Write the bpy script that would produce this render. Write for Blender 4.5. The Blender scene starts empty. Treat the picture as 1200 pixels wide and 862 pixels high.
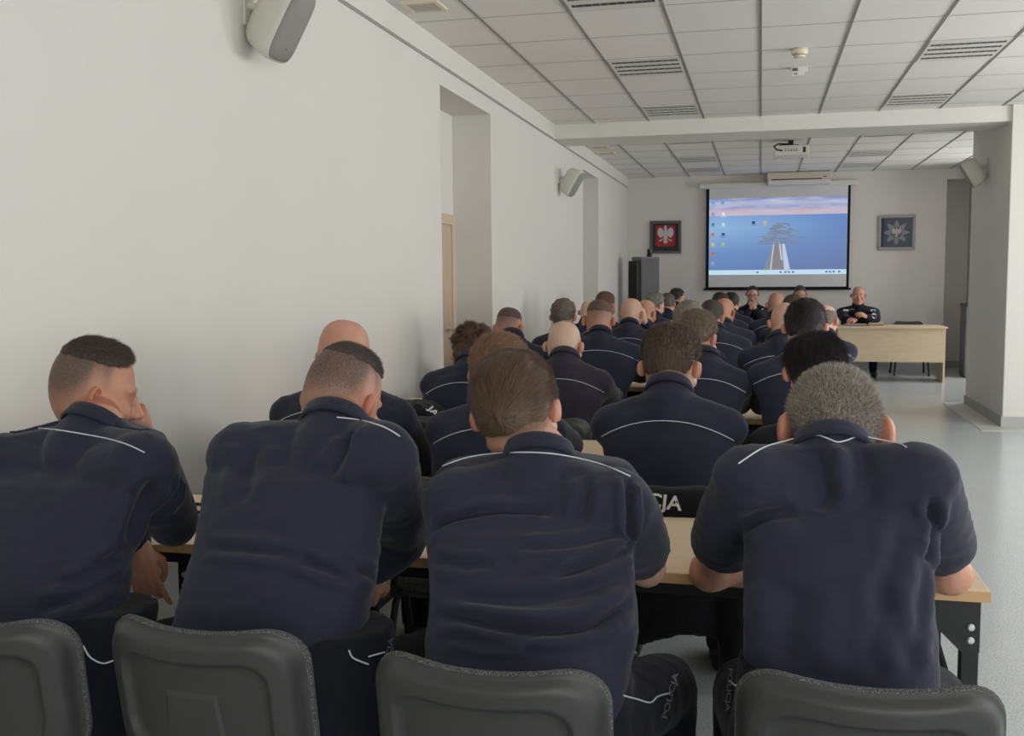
import bpy, bmesh, math, random
import numpy as np
from mathutils import Vector, Matrix, noise
from mathutils.bvhtree import BVHTree

random.seed(7)
scn = bpy.context.scene
COL = scn.collection
PI = math.pi

# ------------------------------------------------------------------ camera geometry
F_PX, YAW, PITCH, ROLL, CAM_H = 1204.29, .2377, .0885, -.0078, 1.44
_fw = Vector((-math.sin(YAW)*math.cos(PITCH), math.cos(YAW)*math.cos(PITCH), -math.sin(PITCH)))
_r0 = Vector((math.cos(YAW), math.sin(YAW), 0)); _u0 = _r0.cross(_fw)
_r = math.cos(ROLL)*_r0 + math.sin(ROLL)*_u0
_u = -math.sin(ROLL)*_r0 + math.cos(ROLL)*_u0
CAM = Vector((0, 0, CAM_H))

def ray(x, y): return _r*((x-600)/F_PX) - _u*((y-431)/F_PX) + _fw
def at_y(x, y, Y): d = ray(x, y); return CAM + d*(Y/d.y)
def at_z(x, y, Z): d = ray(x, y); return CAM + d*((Z-CAM_H)/d.z)
def at_x(x, y, X): d = ray(x, y); return CAM + d*(X/d.x)

cam = bpy.data.cameras.new('camera'); camo = bpy.data.objects.new('camera', cam); COL.objects.link(camo)
cam.sensor_fit = 'HORIZONTAL'; cam.sensor_width = 36; cam.lens = F_PX/1200*36
cam.clip_start = .05; cam.clip_end = 100
m = Matrix((( _r.x, _u.x, -_fw.x, 0), (_r.y, _u.y, -_fw.y, 0), (_r.z, _u.z, -_fw.z, CAM_H), (0, 0, 0, 1)))
camo.matrix_world = m
scn.camera = camo

# ------------------------------------------------------------------ materials
def lin(c):
    return tuple(((v/255)/12.92 if v/255 <= .04045 else ((v/255+.055)/1.055)**2.4) for v in c)

def mat(name, rgb, rough=.6, metal=0, var=0, vscale=8, bump=0, bscale=60, sheen=0, spec=.5, stretch=None,
        speck=None, coat=0, coords='Object'):
    """plain procedural surface: colour with noise variation, optional speckle and bump"""
    mt = bpy.data.materials.new(name); mt.use_nodes = True
    nt = mt.node_tree; b = nt.nodes['Principled BSDF']; L = nt.links.new
    c = lin(rgb)
    b.inputs['Base Color'].default_value = (*c, 1)
    b.inputs['Roughness'].default_value = rough; b.inputs['Metallic'].default_value = metal
    b.inputs['Specular IOR Level'].default_value = spec
    if sheen: b.inputs['Sheen Weight'].default_value = sheen; b.inputs['Sheen Roughness'].default_value = .5
    if coat: b.inputs['Coat Weight'].default_value = coat
    tc = nt.nodes.new('ShaderNodeTexCoord'); vec = tc.outputs[coords]
    if stretch:
        mp = nt.nodes.new('ShaderNodeMapping'); mp.inputs['Scale'].default_value = stretch
        L(vec, mp.inputs['Vector']); vec = mp.outputs['Vector']
    col = None
    if var:
        n = nt.nodes.new('ShaderNodeTexNoise'); n.inputs['Scale'].default_value = vscale; n.inputs['Detail'].default_value = 5
        L(vec, n.inputs['Vector'])
        r = nt.nodes.new('ShaderNodeValToRGB'); L(n.outputs['Fac'], r.inputs['Fac'])
        r.color_ramp.elements[0].position = .3; r.color_ramp.elements[1].position = .7
        r.color_ramp.elements[0].color = (*[v*(1-var) for v in c], 1)
        r.color_ramp.elements[1].color = (*[min(1, v*(1+var)) for v in c], 1)
        col = r.outputs['Color']
    if speck:
        (srgb, sscale, lo, hi) = speck
        n = nt.nodes.new('ShaderNodeTexNoise'); n.inputs['Scale'].default_value = sscale; n.inputs['Detail'].default_value = 2
        L(tc.outputs[coords], n.inputs['Vector'])
        r = nt.nodes.new('ShaderNodeMapRange'); r.inputs['From Min'].default_value = lo; r.inputs['From Max'].default_value = hi
        L(n.outputs['Fac'], r.inputs['Value'])
        mx = nt.nodes.new('ShaderNodeMix'); mx.data_type = 'RGBA'
        L(r.outputs['Result'], mx.inputs['Factor'])
        if col: L(col, mx.inputs['A'])
        else: mx.inputs['A'].default_value = (*c, 1)
        mx.inputs['B'].default_value = (*lin(srgb), 1); col = mx.outputs['Result']
    if col: L(col, b.inputs['Base Color'])
    if bump:
        n = nt.nodes.new('ShaderNodeTexNoise'); n.inputs['Scale'].default_value = bscale; n.inputs['Detail'].default_value = 4
        L(vec, n.inputs['Vector'])
        bp = nt.nodes.new('ShaderNodeBump'); bp.inputs['Strength'].default_value = bump; bp.inputs['Distance'].default_value = .01
        L(n.outputs['Fac'], bp.inputs['Height']); L(bp.outputs['Normal'], b.inputs['Normal'])
    return mt

def emit(name, rgb, s=1):
    mt = bpy.data.materials.new(name); mt.use_nodes = True; nt = mt.node_tree; nt.nodes.clear()
    e = nt.nodes.new('ShaderNodeEmission'); e.inputs['Color'].default_value = (*lin(rgb), 1); e.inputs['Strength'].default_value = s
    o = nt.nodes.new('ShaderNodeOutputMaterial'); nt.links.new(e.outputs[0], o.inputs[0]); return mt

M = {}
M['wall'] = mat('wall_paint', (221, 219, 213), .85, var=.015, vscale=1.2, bump=.06, bscale=120)
M['wall_back'] = mat('back_wall_paint', (224, 220, 216), .85, var=.015, vscale=1.2, bump=.05, bscale=120)
M['tile'] = mat('ceiling_tile', (234, 232, 228), .9, var=.02, vscale=.8, bump=.12, bscale=160)
M['tbar'] = mat('ceiling_bar', (158, 156, 151), .5)
M['tline'] = mat('ceiling_line', (172, 170, 164), .7)
M['floor'] = mat('floor_vinyl', (198, 204, 205), .2, var=.03, vscale=3, speck=((150, 157, 160), 160, .52, .66), spec=.5)
M['strip'] = mat('floor_strip', (196, 196, 190), .45, var=.03, vscale=6)
M['skirt'] = mat('skirting', (176, 178, 176), .6)
M['maple'] = mat('maple_laminate', (226, 204, 172), .38, var=.05, vscale=6, stretch=(1, 7, 7))
M['maple_edge'] = mat('maple_edge', (196, 160, 112), .5, var=.06, vscale=6, stretch=(1, 7, 7))
M['black_metal'] = mat('black_metal', (26, 27, 29), .45, spec=.4)
M['chrome'] = mat('bolt_zinc', (200, 203, 205), .35, metal=.7)
M['plastic'] = mat('chair_plastic', (50, 51, 50), .46, var=.05, vscale=30, bump=.15, bscale=700)
M['seat_fabric'] = mat('chair_fabric', (52, 53, 53), .95, speck=((150, 151, 149), 620, .53, .66), bump=.4, bscale=500)
M['navy'] = mat('navy_shirt_cloth', (36, 39, 55), .82, var=.06, vscale=14, bump=.22, bscale=24, sheen=.12, spec=.25)
M['navy2'] = mat('navy_jacket_cloth', (29, 32, 45), .85, var=.08, vscale=18, bump=.25, bscale=30, sheen=.1, spec=.2)
M['plum'] = mat('faded_navy_cloth', (46, 43, 55), .85, var=.06, vscale=16, bump=.22, bscale=26, sheen=.12, spec=.25)
M['black_cloth'] = mat('black_cloth', (19, 20, 24), .9, var=.1, vscale=20, bump=.3, bscale=40, sheen=.1, spec=.2)
M['trouser'] = mat('trouser_cloth', (20, 22, 31), .88, var=.08, vscale=20, bump=.3, bscale=30, sheen=.08, spec=.2)
M['piping'] = mat('white_piping', (200, 204, 210), .6)
M['white_print'] = mat('white_print', (205, 208, 208), .5)
M['grey_print'] = mat('grey_print', (112, 115, 122), .6)
M['shoe'] = mat('black_leather', (18, 18, 19), .4)
M['white_plastic'] = mat('white_plastic', (224, 223, 216), .5)
M['speaker_case'] = mat('speaker_case', (208, 206, 196), .55, bump=.05, bscale=200)
M['speaker_grille'] = mat('speaker_grille', (148, 148, 142), .7, bump=.4, bscale=900)
M['cream_plastic'] = mat('cream_plastic', (222, 214, 190), .5)
M['ac'] = mat('aged_casing', (206, 199, 182), .55)
M['alu'] = mat('louvre_aluminium', (128, 128, 126), .4, metal=.3)
M['dark_slot'] = mat('dark_slot', (50, 50, 50), .7)
M['white_paint'] = mat('fixture_white', (222, 221, 216), .55)
M['tube'] = mat('fluorescent_tube', (232, 232, 228), .4)
M['door'] = mat('door_veneer', (196, 176, 150), .5, var=.05, vscale=5, stretch=(6, 6, 1))
M['door_frame'] = mat('door_frame', (206, 188, 164), .5)
M['screen_black'] = mat('screen_border', (12, 12, 14), .9)
M['screen_white'] = mat('screen_cloth', (226, 226, 230), .9)
M['frame_grey'] = mat('frame_pewter', (96, 94, 92), .5)
M['frame_silver'] = mat('frame_silver', (150, 148, 144), .4, metal=.2)
M['mount_dark'] = mat('picture_mount', (48, 48, 50), .6)
M['red'] = mat('emblem_red', (170, 44, 58), .7, var=.06)
M['eagle'] = mat('emblem_white', (212, 206, 206), .6, var=.05)
M['blue_velvet'] = mat('emblem_blue', (52, 66, 104), .8, var=.06)
M['star'] = mat('star_silver', (142, 148, 158), .45, var=.12, vscale=60)
M['cab_grey'] = mat('cabinet_grey', (128, 130, 132), .5)
M['cab_dark'] = mat('cabinet_side_grey', (104, 104, 106), .55)
M['glossblack'] = mat('gloss_black', (14, 14, 16), .2)
M['paper'] = mat('paper', (226, 224, 216), .8)
M['tan_paper'] = mat('kraft_paper', (190, 160, 110), .8)
M['blue_pen'] = mat('blue_pen', (36, 52, 150), .4)
M['glass_lens'] = mat('glasses_lens', (90, 92, 96), .1, spec=.7)
M['gold'] = mat('watch_steel', (176, 172, 160), .3, metal=.9)
M['grey_box'] = mat('grey_box', (92, 94, 98), .5)
M['eye_white'] = mat('eye_white', (214, 206, 200), .3)
M['iris'] = mat('eye_iris', (44, 34, 28), .3)
M['lip'] = mat('lip_skin', (158, 98, 88), .5)

# ------------------------------------------------------------------ mesh helpers
def link(name, me, parent=None, m=None, loc=None, smooth=True):
    o = bpy.data.objects.new(name, me); COL.objects.link(o)
    if parent: o.parent = parent
    if loc is not None: o.location = loc
    if m is not None:
        me.materials.clear()
        for q in (m if isinstance(m, (list, tuple)) else [m]): me.materials.append(q)
    if smooth: me.polygons.foreach_set('use_smooth', [True]*len(me.polygons))
    return o

def tag(o, label=None, cat=None, group=None, kind=None):
    if label: o['label'] = label
    if cat: o['category'] = cat
    if group: o['group'] = group
    if kind: o['kind'] = kind
    return o

def empty(name, loc=(0, 0, 0), rz=0, label=None, cat=None, group=None):
    o = bpy.data.objects.new(name, None); COL.objects.link(o); o.location = loc; o.rotation_euler = (0, 0, rz)
    o.empty_display_size = .1
    return tag(o, label, cat, group)

def copy_tree(o, parent=None, **kw):
    c = o.copy(); COL.objects.link(c)
    if parent: c.parent = parent
    for ch in o.children: copy_tree(ch, c)
    return c

class MB:
    """collects shapes in a bmesh and links them as one mesh object"""
    def __init__(s): s.bm = bmesh.new(); s.mi = 0
    def face(s, vs):
        try:
            f = s.bm.faces.new(vs); f.material_index = s.mi; return f
        except ValueError: return None
    def box(s, x0, x1, y0, y1, z0, z1, bev=0, mx=None, seg=2):
        P = [(x, y, z) for z in (z0, z1) for y in (y0, y1) for x in (x0, x1)]
        if bev:
            t = bmesh.new(); vs = [t.verts.new(p) for p in P]
            for q in ((0,2,3,1),(4,5,7,6),(0,1,5,4),(2,6,7,3),(0,4,6,2),(1,3,7,5)): t.faces.new([vs[i] for i in q])
            bmesh.ops.bevel(t, geom=list(t.edges), offset=bev, segments=seg, affect='EDGES', profile=.5)
            s.merge(t, mx); return s
        vs = [s.bm.verts.new(mx @ Vector(p) if mx else p) for p in P]
        for q in ((0,2,3,1),(4,5,7,6),(0,1,5,4),(2,6,7,3),(0,4,6,2),(1,3,7,5)): s.face([vs[i] for i in q])
        return s
    def merge(s, t, mx=None):
        mp = {}
        for v in t.verts: mp[v] = s.bm.verts.new(mx @ v.co if mx else v.co)
        for f in t.faces: s.face([mp[v] for v in f.verts])
        t.free()
    def rings(s, rings, cap=True, close=True):
        R = [[s.bm.verts.new(p) for p in r] for r in rings]
        n = len(R[0])
        for a, b in zip(R, R[1:]):
            for i in range(n if close else n-1):
                s.face([a[i], a[(i+1) % n], b[(i+1) % n], b[i]])
        if cap: s.face(R[0][::-1]); s.face(R[-1])
        return R
    def chain(s, pts, rad, n=12, flat=None):
        """tapered tube with round ends through pts"""
        pts = [Vector(p) for p in pts]
        dirs = []
        for i in range(len(pts)):
            d = pts[min(i+1, len(pts)-1)] - pts[max(i-1, 0)]
            dirs.append(d.normalized() if d.length > 1e-9 else Vector((0, 0, 1)))
        ref = Vector((0, 0, 1)) if abs(dirs[0].z) < .9 else Vector((0, 1, 0))
        rs = []
        def ring(c, d, r, x):
            y = d.cross(x)
            return [c + (x*math.cos(2*PI*k/n) + y*math.sin(2*PI*k/n))*r for k in range(n)]
        x = (ref - dirs[0]*ref.dot(dirs[0])).normalized()
        for h in (75, 50, 25):
            a = math.radians(h); rs.append(ring(pts[0]-dirs[0]*rad[0]*math.sin(a), dirs[0], rad[0]*math.cos(a), x))
        for p, d, r in zip(pts, dirs, rad):
            x = (x - d*x.dot(d)).normalized(); rs.append(ring(p, d, r, x))
        for h in (25, 50, 75):
            a = math.radians(h); rs.append(ring(pts[-1]+dirs[-1]*rad[-1]*math.sin(a), dirs[-1], rad[-1]*math.cos(a), x))
        s.rings(rs); return s
    def tube(s, pts, r, n=8): return s.chain(pts, [r]*len(pts), n)
    def ball(s, c, r, n=14, mx=None):
        c = Vector(c); r = r if isinstance(r, (tuple, list)) else (r, r, r)
        t = bmesh.new(); bmesh.ops.create_uvsphere(t, u_segments=n, v_segments=max(6, n//2+1), radius=1)
        for v in t.verts: v.co = Vector((v.co.x*r[0], v.co.y*r[1], v.co.z*r[2]))
        if mx:
            for v in t.verts: v.co = mx @ v.co
        for v in t.verts: v.co = v.co + c
        s.merge(t); return s
    def lathe(s, prof, n=24, mx=None):
        rs = [[(mx @ Vector((r*math.cos(2*PI*k/n), r*math.sin(2*PI*k/n), z))) if mx else (r*math.cos(2*PI*k/n), r*math.sin(2*PI*k/n), z)
               for k in range(n)] for r, z in prof]
        s.rings(rs); return s
    def prism(s, poly, mx, d):
        """polygon in the local xy plane extruded by d along local z"""
        a = [s.bm.verts.new(mx @ Vector((x, y, 0))) for x, y in poly]; b = [s.bm.verts.new(mx @ Vector((x, y, d))) for x, y in poly]
        n = len(poly); s.face(a[::-1]); s.face(b)
        for i in range(n): s.face([a[i], a[(i+1) % n], b[(i+1) % n], b[i]])
        return s
    def mesh(s, name='m', org=None):
        bmesh.ops.recalc_face_normals(s.bm, faces=list(s.bm.faces))
        if org is not None:
            o = Vector(org)
            for v in s.bm.verts: v.co -= o
        me = bpy.data.meshes.new(name); s.bm.to_mesh(me); s.bm.free(); return me
    def build(s, name, m, parent=None, org=None, smooth=False, loc=None):
        return link(name, s.mesh(name, org), parent, m, loc, smooth)

def remesh(mb, voxel, smooth=4, fac=.5):
    me = mb.mesh('tmp'); o = bpy.data.objects.new('tmp', me); COL.objects.link(o)
    r = o.modifiers.new('r', 'REMESH'); r.mode = 'VOXEL'; r.voxel_size = voxel
    if smooth:
        k = o.modifiers.new('s', 'SMOOTH'); k.factor = fac; k.iterations = smooth
    dg = bpy.context.evaluated_depsgraph_get()
    out = bpy.data.meshes.new_from_object(o.evaluated_get(dg))
    bpy.data.objects.remove(o); bpy.data.meshes.remove(me)
    return out

def coords(me):
    a = np.empty(len(me.vertices)*3, dtype=np.float32); me.vertices.foreach_get('co', a); return a.reshape(-1, 3)
def normals(me):
    a = np.empty(len(me.vertices)*3, dtype=np.float32); me.vertices.foreach_get('normal', a); return a.reshape(-1, 3)
def set_coords(me, a): me.vertices.foreach_set('co', np.ascontiguousarray(a, dtype=np.float32).ravel()); me.update()
def shift(me, org):
    set_coords(me, coords(me) - np.array(org, dtype=np.float32)); return me
def bvh_of(me):
    return BVHTree.FromPolygons([v.co.copy() for v in me.vertices], [tuple(p.vertices) for p in me.polygons])

def sst(a, b, x):
    t = min(1, max(0, (x-a)/(b-a))); return t*t*(3-2*t)
def interp(pts, x):
    if x <= pts[0][0]: return pts[0][1]
    for (a, va), (b, vb) in zip(pts, pts[1:]):
        if x <= b: return va + (vb-va)*(x-a)/(b-a)
    return pts[-1][1]
def text_mesh(txt, size=1, depth=0, bold=0):
    c = bpy.data.curves.new('txt', 'FONT'); c.body = txt; c.size = size; c.align_x = 'LEFT'; c.extrude = depth; c.offset = bold
    o = bpy.data.objects.new('txt', c); COL.objects.link(o)
    me = bpy.data.meshes.new_from_object(o.evaluated_get(bpy.context.evaluated_depsgraph_get()))
    bpy.data.objects.remove(o); bpy.data.curves.remove(c); return me
# ------------------------------------------------------------------ the room
XL, YB, ZC = -2.067, 16.37, 2.973
XR, YF = 4.9, -2.6
YBEAM0, YBEAM1, ZBEAM = 10.40, 11.0, 2.825
def struct(name, mb, m, label=None, smooth=False):
    o = mb.build(name, m, smooth=smooth); o['kind'] = 'structure'
    if label: o['label'] = label
    return o

struct('floor', MB().box(XL-.5, XR+.3, YF-.3, YB+1.1, -.1, 0), M['floor'])
# left wall with two recesses
N1, N2, NZ, ND = (6.579, 7.883), (12.165, 13.348), 2.70, .312
w = MB()
for a, b in ((YF-.3, N1[0]), (N1[1], N2[0]), (N2[1], YB+.3)): w.box(XL-.5, XL, a, b, 0, ZC+.1)
for a, b in (N1, N2):
    w.box(XL-.5, XL, a, b, NZ, ZC+.1); w.box(XL-.5, XL-ND, a, b, 0, NZ)
struct('wall_left', w, M['wall'])
# upper band of the left wall standing proud, its underside and a grey strip make the dark line
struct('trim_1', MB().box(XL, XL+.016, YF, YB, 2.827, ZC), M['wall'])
struct('trim_2', MB().box(XL, XL+.006, YF, YB, 2.815, 2.827), M['tbar'])  # grey strip below the band, its shadow line put into the colour
# back wall with the recess on the right
XRB, XRR = 2.64, 3.6
w = MB().box(XL-.5, XRB, YB, YB+.8, 0, ZC+.1); w.box(XRB, XR+.3, YB+.55, YB+.8, 0, ZC+.1); w.box(XRB, XR+.3, YB+.02, YB+.55, 2.82, ZC+.1)
w.box(3.05, XR+.3, 15.3, YB+.55, 0, ZC+.1)  # stub wall added out of view to keep window daylight off the recess
struct('wall_back', w, M['wall_back'])
# right wall with four windows, outside the picture
w = MB(); ys = [YF-.3, -1.6, .4, 1.2, 3.2, 4.0, 6.0, 6.8, 8.8, 9.4, 10.2, 13.2, 15.2, YB+.8]
WINS = [(-1.6, .4), (1.2, 3.2), (4.0, 6.0), (6.8, 8.8), (13.2, 15.2)]
w.box(XR, XR+.3, YF-.3, YB+.8, 0, .9); w.box(XR, XR+.3, YF-.3, YB+.8, 2.6, ZC+.1)
prev = YF-.3
for a, b in WINS: w.box(XR, XR+.3, prev, a, .9, 2.6); prev = b
w.box(XR, XR+.3, prev, YB+.8, .9, 2.6)
struct('wall_right', w, M['wall'])
for i, (a, b) in enumerate(WINS):
    f = MB(); c = (a+b)/2
    for y in (a+.03, c, b-.03): f.box(XR+.12, XR+.18, y-.03, y+.03, .9, 2.6)
    for z in (.93, 1.9, 2.57): f.box(XR+.12, XR+.18, a, b, z-.03, z+.03)
    f.box(XR-.12, XR+.12, a-.05, b+.05, .87, .9)
    struct('window_%d' % (i+1), f, M['white_paint'])
FW = (.9, 4.3)
w = MB().box(XL-.5, FW[0], YF-.3, YF, 0, ZC+.1); w.box(FW[1], XR+.3, YF-.3, YF, 0, ZC+.1); w.box(FW[0], FW[1], YF-.3, YF, 0, .9); w.box(FW[0], FW[1], YF-.3, YF, 2.6, ZC+.1)
struct('wall_front', w, M['wall'])
f = MB()
for x in (FW[0]+.03, 2.03, 3.17, FW[1]-.03): f.box(x-.03, x+.03, YF-.18, YF-.12, .9, 2.6)
for z in (.93, 1.9, 2.57): f.box(FW[0], FW[1], YF-.18, YF-.12, z-.03, z+.03)
struct('window_6', f, M['white_paint'])
# ceiling with its visible grid
TX, TY, X0, Y0 = .54, .689, -.0247, 6.737
struct('ceiling', MB().box(XL-.5, XR+.3, YF-.3, YB+1.1, ZC, ZC+.12), M['tile'])
g = MB()
for k in range(-3, 9):
    x = X0+TX*k
    for a, b in ((YF, YBEAM0), (YBEAM1, YB)):
        g.box(x-.009, x-.003, a, b, ZC-.006, ZC); g.box(x+.003, x+.009, a, b, ZC-.006, ZC); g.box(x-.004, x+.004, a, b, ZC-.003, ZC)
struct('trim_3', g, M['tbar'])
g = MB()
for k in range(-13, 15):
    y = Y0+TY*k
    if YBEAM0 < y < YBEAM1 or y < YF or y > YB: continue
    g.box(XL+.02, XR, y-.004, y+.004, ZC-.0025, ZC)
struct('trim_4', g, M['tline'])
struct('ceiling_beam', MB().box(XL, 4.9, YBEAM0, YBEAM1, ZBEAM, ZC, bev=.006), M['wall'])
# pillar, its skirting and the pale strip of floor round it
PX0, PX1, PY0, PY1 = 2.212, 2.95, 10.36, 12.16
struct('pillar', MB().box(PX0, PX1, PY0, PY1, 0, ZC, bev=.008), M['wall'])
struct('baseboard_pillar', MB().box(PX0-.012, PX1+.012, PY0-.012, PY1+.012, 0, .10), M['skirt'])
struct('floor_strip', MB().box(1.985, 3.3, 10.08, 12.24, 0, .004), M['strip'])
sk = MB().box(XL, XRB, YB-.014, YB, 0, .1); sk.box(XRB, XR, YB+.536, YB+.55, 0, .1)
struct('baseboard_back', sk, M['skirt'])
sk = MB()
for a, b in ((YF, N1[0]), (N1[1], N2[0]), (N2[1], YB)): sk.box(XL, XL+.014, a, b, 0, .1)
struct('baseboard_left', sk, M['skirt'])
# door in the first recess
d = empty('door_1', (XL-ND, 7.2, 0)); d['kind'] = 'structure'
MB().box(0, .035, -.52, .50, 0, 1.84).build('door_leaf', M['door'], d)
f = MB().box(-.01, .05, .50, .57, 0, 1.92, bev=.005); f.box(-.01, .05, -.60, -.52, 0, 1.92, bev=.005); f.box(-.01, .05, -.52, .50, 1.84, 1.92, bev=.005)
f.build('door_frame', M['door_frame'], d)
h = MB().box(.035, .042, .40, .44, .92, 1.1, bev=.002); h.tube([(.042, .42, 1.04), (.085, .42, 1.04), (.085, .30, 1.04)], .009)
h.build('door_handle', M['chrome'], d)

# ------------------------------------------------------------------ ceiling fittings
def make_light():
    r = empty('ceiling_light', (0, 0, 0))
    fr = MB(); W, D = TX-.03, TY-.03
    n = 4; sl = .062; gap = (D-n*sl)/(n+1)
    y = -D/2
    for i in range(n+1):
        fr.box(-W/2, W/2, y, y+gap, -.006, .0); y += gap+sl
    fr.box(-W/2, -W/2+.018, -D/2, D/2, -.006, 0); fr.box(W/2-.018, W/2, -D/2, D/2, -.006, 0)
    fr.build('frame', M['white_paint'], r)
    y = -D/2+gap
    for i in range(n):
        lo = MB()
        lo.box(-W/2+.018, W/2-.018, y, y+.008, -.005, -.0005); lo.box(-W/2+.018, W/2-.018, y+sl-.008, y+sl, -.005, -.0005)
        for k in range(10):
            x = -W/2+.018+(W-.036)*(k+.5)/10; lo.box(x-.004, x+.004, y, y+sl, -.005, -.0005)
        lv = lo.build('louvre', M['alu'], r)
        MB().box(-W/2+.018, W/2-.018, y+.006, y+sl-.006, -.0015, -.0004).build('slot', M['dark_slot'], lv)
        MB().chain([(-W/2+.03, y+sl*.42, -.0015), (W/2-.03, y+sl*.42, -.0015)], [.0025, .0025], 6).build('tube', M['alu'], lv)
        y += gap+sl
    return r
L0 = make_light(); first = True
spots = []
for c, nm in ((-2, 'left'), (2, 'right')):
    for k in (-2, 1, 4, 7.17, 10.09, 12.09): spots.append((c, k, nm))
LAB = {(-2, -2): 'louvred ceiling light cut by the top edge, left of the smoke detector',
       (-2, 1): 'four-slot louvred ceiling light in the left column, middle one before the beam',
       (-2, 4): 'louvred ceiling light in the left column, close in front of the beam',
       (-2, 7.17): 'louvred ceiling light mostly hidden just behind the beam, left column', (-2, 10.09): 'louvred ceiling light behind the beam, left column, second from the beam',
       (-2, 12.09): 'louvred ceiling light behind the beam, left column, nearest the screen wall',
       (2, 1): 'four-slot louvred ceiling light at the right, farther from the beam',
       (2, 4): 'louvred ceiling light at the right, close in front of the beam and pillar',
       (2, 7.17): 'louvred ceiling light mostly hidden just behind the beam, right column', (2, 10.09): 'louvred ceiling light behind the beam, right column, second from the beam',
       (2, 12.09): 'louvred ceiling light behind the beam, right column, nearest the back wall'}
for c, k, nm in spots:
    if (c, k) not in LAB: continue
    o = L0 if first else copy_tree(L0); first = False
    o.location = (X0+TX*(c+.5), Y0+TY*(k+.5), ZC)
    tag(o, LAB[(c, k)], 'light', 'louvred ceiling lights')

def vent(loc, label):
    r = empty('ceiling_vent', loc, 0, label, 'vent', 'ceiling vents')
    f = MB()
    for a in ((-.11, .11, -.11, -.085), (-.11, .11, .085, .11), (-.11, -.085, -.085, .085), (.085, .11, -.085, .085)): f.box(*a, -.012, 0)
    f.build('frame', M['cream_plastic'], r)
    for i in range(6):
        y = -.07+.028*i
        MB().box(-.085, .085, y-.006, y+.006, -.010, -.002, mx=None).build('slat', M['ac'], r)
    MB().box(-.085, .085, -.085, .085, -.002, -.0003).build('backing', M['dark_slot'], r)
    return r
vent((-1.876, 5.70, ZC), 'small square ceiling vent at the upper left above the bare wall')
vent((-1.89, 12.30, ZC), 'small ceiling vent just behind the beam at the left')
vent((-1.90, 12.95, ZC), 'small ceiling vent behind the beam, second one from the beam')

s = empty('smoke_detector', (.234, 7.44, ZC), 0, 'round cream smoke detector on the ceiling right of the middle bar', 'smoke detector')
MB().lathe([(.02, 0), (.055, 0), (.058, -.02), (.055, -.035), (.04, -.04)]).build('base', M['cream_plastic'], s, smooth=True)
MB().lathe([(.02, -.036), (.036, -.036), (.036, -.044)]).build('slot', M['dark_slot'], s, smooth=True)
MB().lathe([(.036, -.043), (.042, -.046), (.040, -.056), (.02, -.060), (.001, -.061)]).build('cap', M['cream_plastic'], s, smooth=True)
s = empty('motion_sensor', (.244, 8.10, ZC), 0, 'small white box sensor on the ceiling behind the smoke detector', 'sensor')
MB().box(-.05, .07, -.03, .03, -.035, 0, bev=.004).build('housing', M['white_plastic'], s)
MB().box(-.04, .0, -.036, -.028, -.03, -.008, bev=.002).build('lens', M['frame_grey'], s)
MB().box(-.045, .045, -.026, .026, -.062, -.035, bev=.004).build('front_plate', M['white_plastic'], s)
MB().box(-.03, .0, -.0275, -.026, -.054, -.044).build('red_mark', M['lip'], s)
s = empty('wireless_sensor', (.196, 14.05, ZC), 0, 'tiny white sensor on the ceiling below and behind the projector', 'sensor')
MB().box(-.06, .04, -.03, .03, -.03, 0, bev=.006).build('housing', M['white_plastic'], s)
MB().box(-.03, .02, -.025, .025, -.06, -.03, bev=.006).build('cover', M['white_plastic'], s)

# projector hanging from the far ceiling
p = empty('projector', (.31, 12.40, ZC), 0, 'white projector hanging from the ceiling on a black bracket', 'projector')
mb = MB().box(-.03, .03, -.03, .03, -.05, 0, bev=.004); mb.box(-.07, .09, -.04, .04, -.062, -.048, bev=.004)
mb.tube([(-.02, 0, -.055), (-.12, -.02, -.06), (-.15, -.03, -.09)], .012); mb.tube([(.06, .0, -.055), (.10, .0, -.08)], .012)
mb.tube([(-.02, -.05, -.045), (-.14, -.13, -.05), (-.19, -.165, -.08), (-.16, -.18, -.12), (-.10, -.165, -.13)], .009)
mb.build('bracket', M['black_metal'], p)
MB().box(-.19, .20, -.15, .15, -.185, -.07, bev=.014, seg=3).build('housing', M['white_plastic'], p, smooth=False)
mb = MB()
for i, x in enumerate((-.06, -.03, 0, .03, .06)): mb.box(x-.01, x+.01, -.1535, -.149, -.135, -.125); mb.box(x-.008, x+.006, -.1535, -.149, -.115, -.108)
mb.box(.13, .16, -.1535, -.149, -.155, -.095)
mb.build('port', M['dark_slot'], p)
MB().lathe([(.045, 0), (.05, .02), (.04, .03), (.02, .03)], mx=Matrix.Translation((.1, .14, -.125)) @ Matrix.Rotation(-PI/2, 4, 'X')).build('lens', M['glossblack'], p, smooth=True)

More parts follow.
